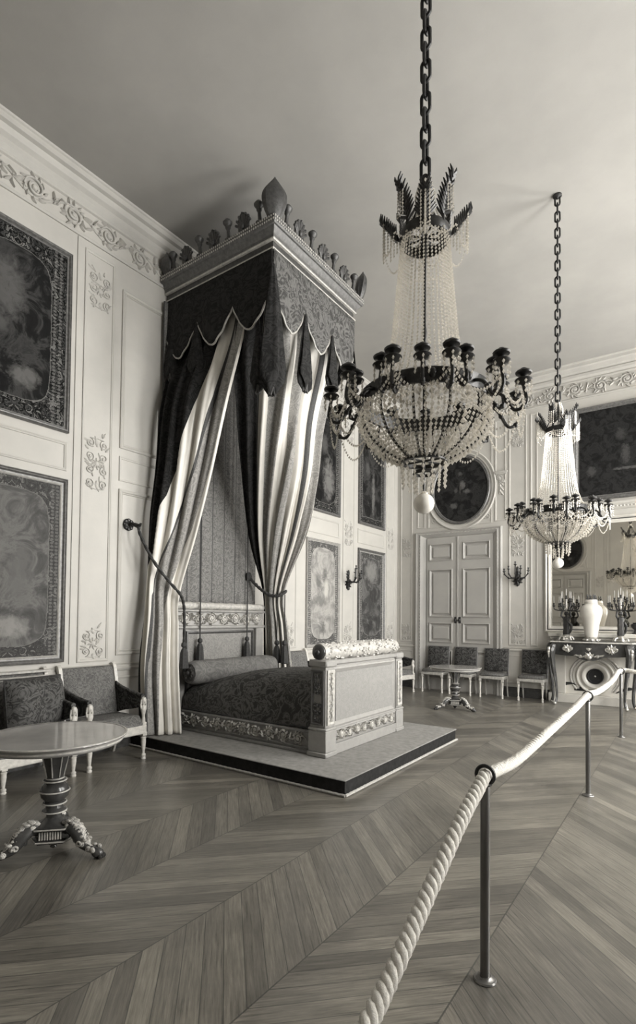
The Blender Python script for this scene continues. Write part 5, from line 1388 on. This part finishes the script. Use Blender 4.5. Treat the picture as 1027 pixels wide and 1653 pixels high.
TENT = [(0.136, 3.78), (0.150, 3.62), (0.167, 3.42), (0.188, 3.20), (0.215, 3.05), (0.255, 2.95), (0.30, 2.90), (0.345, 2.87)]
m = MB(); N = 42
for k in range(N):
    a = 2*pi*k/N; strand(m, [pol(r, a, z) for r, z in TENT], 0.0074, 0.0100, 0.0215)
tag(m.build('crystal_strands', M['crystal'], ct, smooth=False), kind='stuff')
# main ring and basket
m = MB(); m.lathe([(0.345, Zc(2.80)), (0.362, Zc(2.80)), (0.370, Zc(2.815)), (0.366, Zc(2.85)), (0.374, Zc(2.87)), (0.362, Zc(2.88)), (0.345, Zc(2.875)), (0.345, Zc(2.80))], 56, caps=False)
for k in range(12):
    a = 2*pi*k/12; m.ball(pol(0.372, a, 2.84), 0.022, 0.022, 0.026, 8, 5)
ring = m.build('main_ring', M['bronze'], ct)
BOWL = [(0.355, 2.80), (0.368, 2.74), (0.350, 2.67), (0.305, 2.60), (0.235, 2.545), (0.165, 2.51), (0.125, 2.50)]
m = MB()
for k in range(12):
    a = 2*pi*k/12+pi/12
    m.tube([pol(r-0.008, a, z) for r, z in [catmull(BOWL, q/16) for q in range(17)]], 0.0075, 6)
m.build('basket_rib', M['bronze'], ring)
m = MB(); N = 72
BW = [tuple(catmull(BOWL, q/14)) for q in range(15)]
for k in range(N):
    a = 2*pi*k/N
    strand(m, [pol(r, a, z) for r, z in (BW if k % 2 == 0 else BW[:12])], 0.0095, 0.013, 0.025)
rnd = random.Random(3)
for k in range(12):
    a = 2*pi*k/12
    strand(m, [pol(r+0.012, a, z) for r, z in BW], 0.013, 0.018, 0.034)
    swag(m, pol(0.37, a, 2.80), pol(0.37, a+pi/6, 2.80), 0.05, 0.009, 0.012, 0.02)
    swag(m, pol(0.375, a, 2.76), pol(0.375, a+pi/6, 2.76), 0.07, 0.009, 0.012, 0.02)
tag(m.build('crystal_basket', M['crystal'], ct, smooth=False), kind='stuff')
m = MB(); m.lathe([(0.112, Zc(2.488)), (0.13, Zc(2.488)), (0.134, Zc(2.50)), (0.128, Zc(2.512)), (0.112, Zc(2.51)), (0.112, Zc(2.488))], 32, caps=False); m.lathe([(0.055, Zc(2.42)), (0.065, Zc(2.425)), (0.06, Zc(2.44)), (0.055, Zc(2.42))], 20, caps=False)
for k in range(3): a = pi*k/3; m.tube([pol(0.12, a, 2.50), pol(0.12, a+pi, 2.50)], 0.006, 6)
m.lathe([(0.006, Zc(2.31)), (0.008, Zc(2.5))], 8); m.build('lower_ring', M['bronze'], ct)
m = MB()
for k in range(16):
    a = 2*pi*k/16; strand(m, [pol(0.128, a, 2.485), pol(0.118 if k % 2 else 0.125, a, 2.34 if k % 2 else 2.38)], 0.010, 0.016, 0.03)
for k in range(9):
    a = 2*pi*k/9; strand(m, [pol(0.062, a, 2.42), pol(0.05, a, 2.315)], 0.010, 0.016, 0.028)
tag(m.build('crystal_drops', M['crystal'], ct, smooth=False), kind='stuff')
m = MB(); m.ball((0, 0, Zc(2.255)), 0.06, 0.06, 0.058, 24, 14); m.lathe([(0.02, Zc(2.31)), (0.024, Zc(2.315)), (0.012, Zc(2.325))], 12); m.build('glass_ball', M['glassball'], ct)
# candle arms
hang = MB()
def arm_(a, r1, zc, z_low, base_r):
    A = Matrix.Rotation(a, 4, 'Z'); mb = MB(A)
    P = [(base_r, 0, Zc(2.83)), (base_r+(r1-base_r)*0.35, 0, Zc(2.80)), (base_r+(r1-base_r)*0.72, 0, Zc(z_low)), (r1+0.012, 0, Zc(z_low+0.03)), (r1, 0, Zc(zc-0.03))]
    C_ = [catmull(P, k/18) for k in range(19)]
    mb.tube(C_, [0.0095]*19, 7)
    mb.ball(C_[6], 0.016, 0.016, 0.016, 8, 5); mb.ball(C_[12], 0.015, 0.015, 0.015, 8, 5)
    o = mb.build('candle_arm', M['bronze'], ct)
    mb = MB(A); mb.lathe([(0.006, Zc(zc-0.035)), (0.014, Zc(zc-0.02)), (0.038, Zc(zc-0.010)), (0.046, Zc(zc)), (0.042, Zc(zc+0.005)), (0.016, Zc(zc+0.009)), (0.014, Zc(zc+0.020)), (0.020, Zc(zc+0.028)), (0.040, Zc(zc+0.034)), (0.043, Zc(zc+0.042)), (0.038, Zc(zc+0.048)), (0.018, Zc(zc+0.055)), (0.016, Zc(zc+0.062))], 16, (r1, 0, 0))
    mb.build('candle_cup', M['bronze'], o)
    cx, cy = r1*cos(a), r1*sin(a)
    for q in range(6):
        b = 2*pi*q/6; p = (cx+0.04*cos(b), cy+0.04*sin(b), Zc(zc-0.004)); strand(hang, [p, (p[0], p[1], p[2]-0.085)], 0.0075, 0.013, 0.026)
    return (cx, cy)
N = 12
for k in range(N):
    a = 2*pi*k/N+0.13
    arm_(a, 0.535, 2.86, 2.71, 0.37)
    arm_(a+pi/N, 0.42, 2.905, 2.77, 0.365)
    swag(hang, pol(0.535, a, 2.80), pol(0.535, a+2*pi/N, 2.80), 0.10, 0.0075, 0.011, 0.019)
    swag(hang, pol(0.535, a, 2.80), pol(0.38, a+pi/N, 2.79), 0.08, 0.0075, 0.011, 0.019)
    swag(hang, pol(0.545, a, 2.77), pol(0.545, a+2*pi/N, 2.77), 0.16, 0.007, 0.010, 0.019)
tag(hang.build('arm_crystals', M['crystal'], ct, smooth=False), kind='stuff')
copy_tree(ct, None, at(-1.232, 6.585, CB, 0.21), 'crystal basket chandelier farther away, hanging in front of the mirror')

# ------------------------------------------------------------------ light
w = bpy.data.worlds.new('overcast_sky'); SC.world = w; w.use_nodes = True
nt = w.node_tree; bg = nt.nodes['Background']
tc = nt.nodes.new('ShaderNodeTexCoord'); sp = nt.nodes.new('ShaderNodeSeparateXYZ'); rp = nt.nodes.new('ShaderNodeValToRGB'); mr = nt.nodes.new('ShaderNodeMapRange')
nt.links.new(tc.outputs['Generated'], sp.inputs[0]); mr.inputs['From Min'].default_value = -1; mr.inputs['From Max'].default_value = 1
nt.links.new(sp.outputs[2], mr.inputs['Value']); nt.links.new(mr.outputs[0], rp.inputs['Fac'])
e = rp.color_ramp.elements; e[0].position = 0.47; e[0].color = (1.0, 0.985, 0.955, 1); e[1].position = 0.53; e[1].color = (1.0, 0.985, 0.955, 1)
nt.links.new(rp.outputs['Color'], bg.inputs['Color']); bg.inputs['Strength'].default_value = SKY
for c, h in WIN:
    L = bpy.data.lights.new('window_daylight', 'AREA'); L.shape = 'RECTANGLE'; L.size = 2*h-0.06; L.size_y = WZ1-WZ0-0.06
    L.cycles.is_portal = True
    o = bpy.data.objects.new('window_daylight', L); COL.objects.link(o)
    o.matrix_world = Matrix.Translation((XR+0.12, c, (WZ0+WZ1)/2)) @ Matrix(((0, 0, 1, 0), (1, 0, 0, 0), (0, 1, 0, 0), (0, 0, 0, 1)))

# ------------------------------------------------------------------ camera
yaw, pit, rol = radians(35.144), radians(1.527), radians(-0.570)
fw = Vector((-sin(yaw)*cos(pit), cos(yaw)*cos(pit), sin(pit))); r0 = Vector((cos(yaw), sin(yaw), 0)); d0 = fw.cross(r0)
cr, sr = cos(rol), sin(rol); rt = cr*r0+sr*d0; dn = -sr*r0+cr*d0
cam = bpy.data.cameras.new('camera'); co = bpy.data.objects.new('camera', cam); COL.objects.link(co)
co.matrix_world = Matrix(((rt.x, -dn.x, -fw.x, 0), (rt.y, -dn.y, -fw.y, 0), (rt.z, -dn.z, -fw.z, 1.6), (0, 0, 0, 1)))
cam.sensor_fit = 'HORIZONTAL'; cam.sensor_width = 36.0; cam.lens = 849.93/1027*36.0
cam.shift_x = 0.0; cam.shift_y = (973.9-826.5)/1027; cam.clip_start = 0.05; cam.clip_end = 100
SC.camera = co
SC.view_settings.view_transform = 'Standard'; SC.view_settings.look = 'None'; SC.view_settings.gamma = 1.0
SC.view_settings.use_curve_mapping = False; SC.view_settings.exposure = EXPO
SC.cycles.use_denoising = True
SC.cycles.max_bounces = 8; SC.cycles.diffuse_bounces = 5; SC.cycles.glossy_bounces = 4; SC.cycles.transparent_max_bounces = 24
SC.cycles.sample_clamp_indirect = 6.0
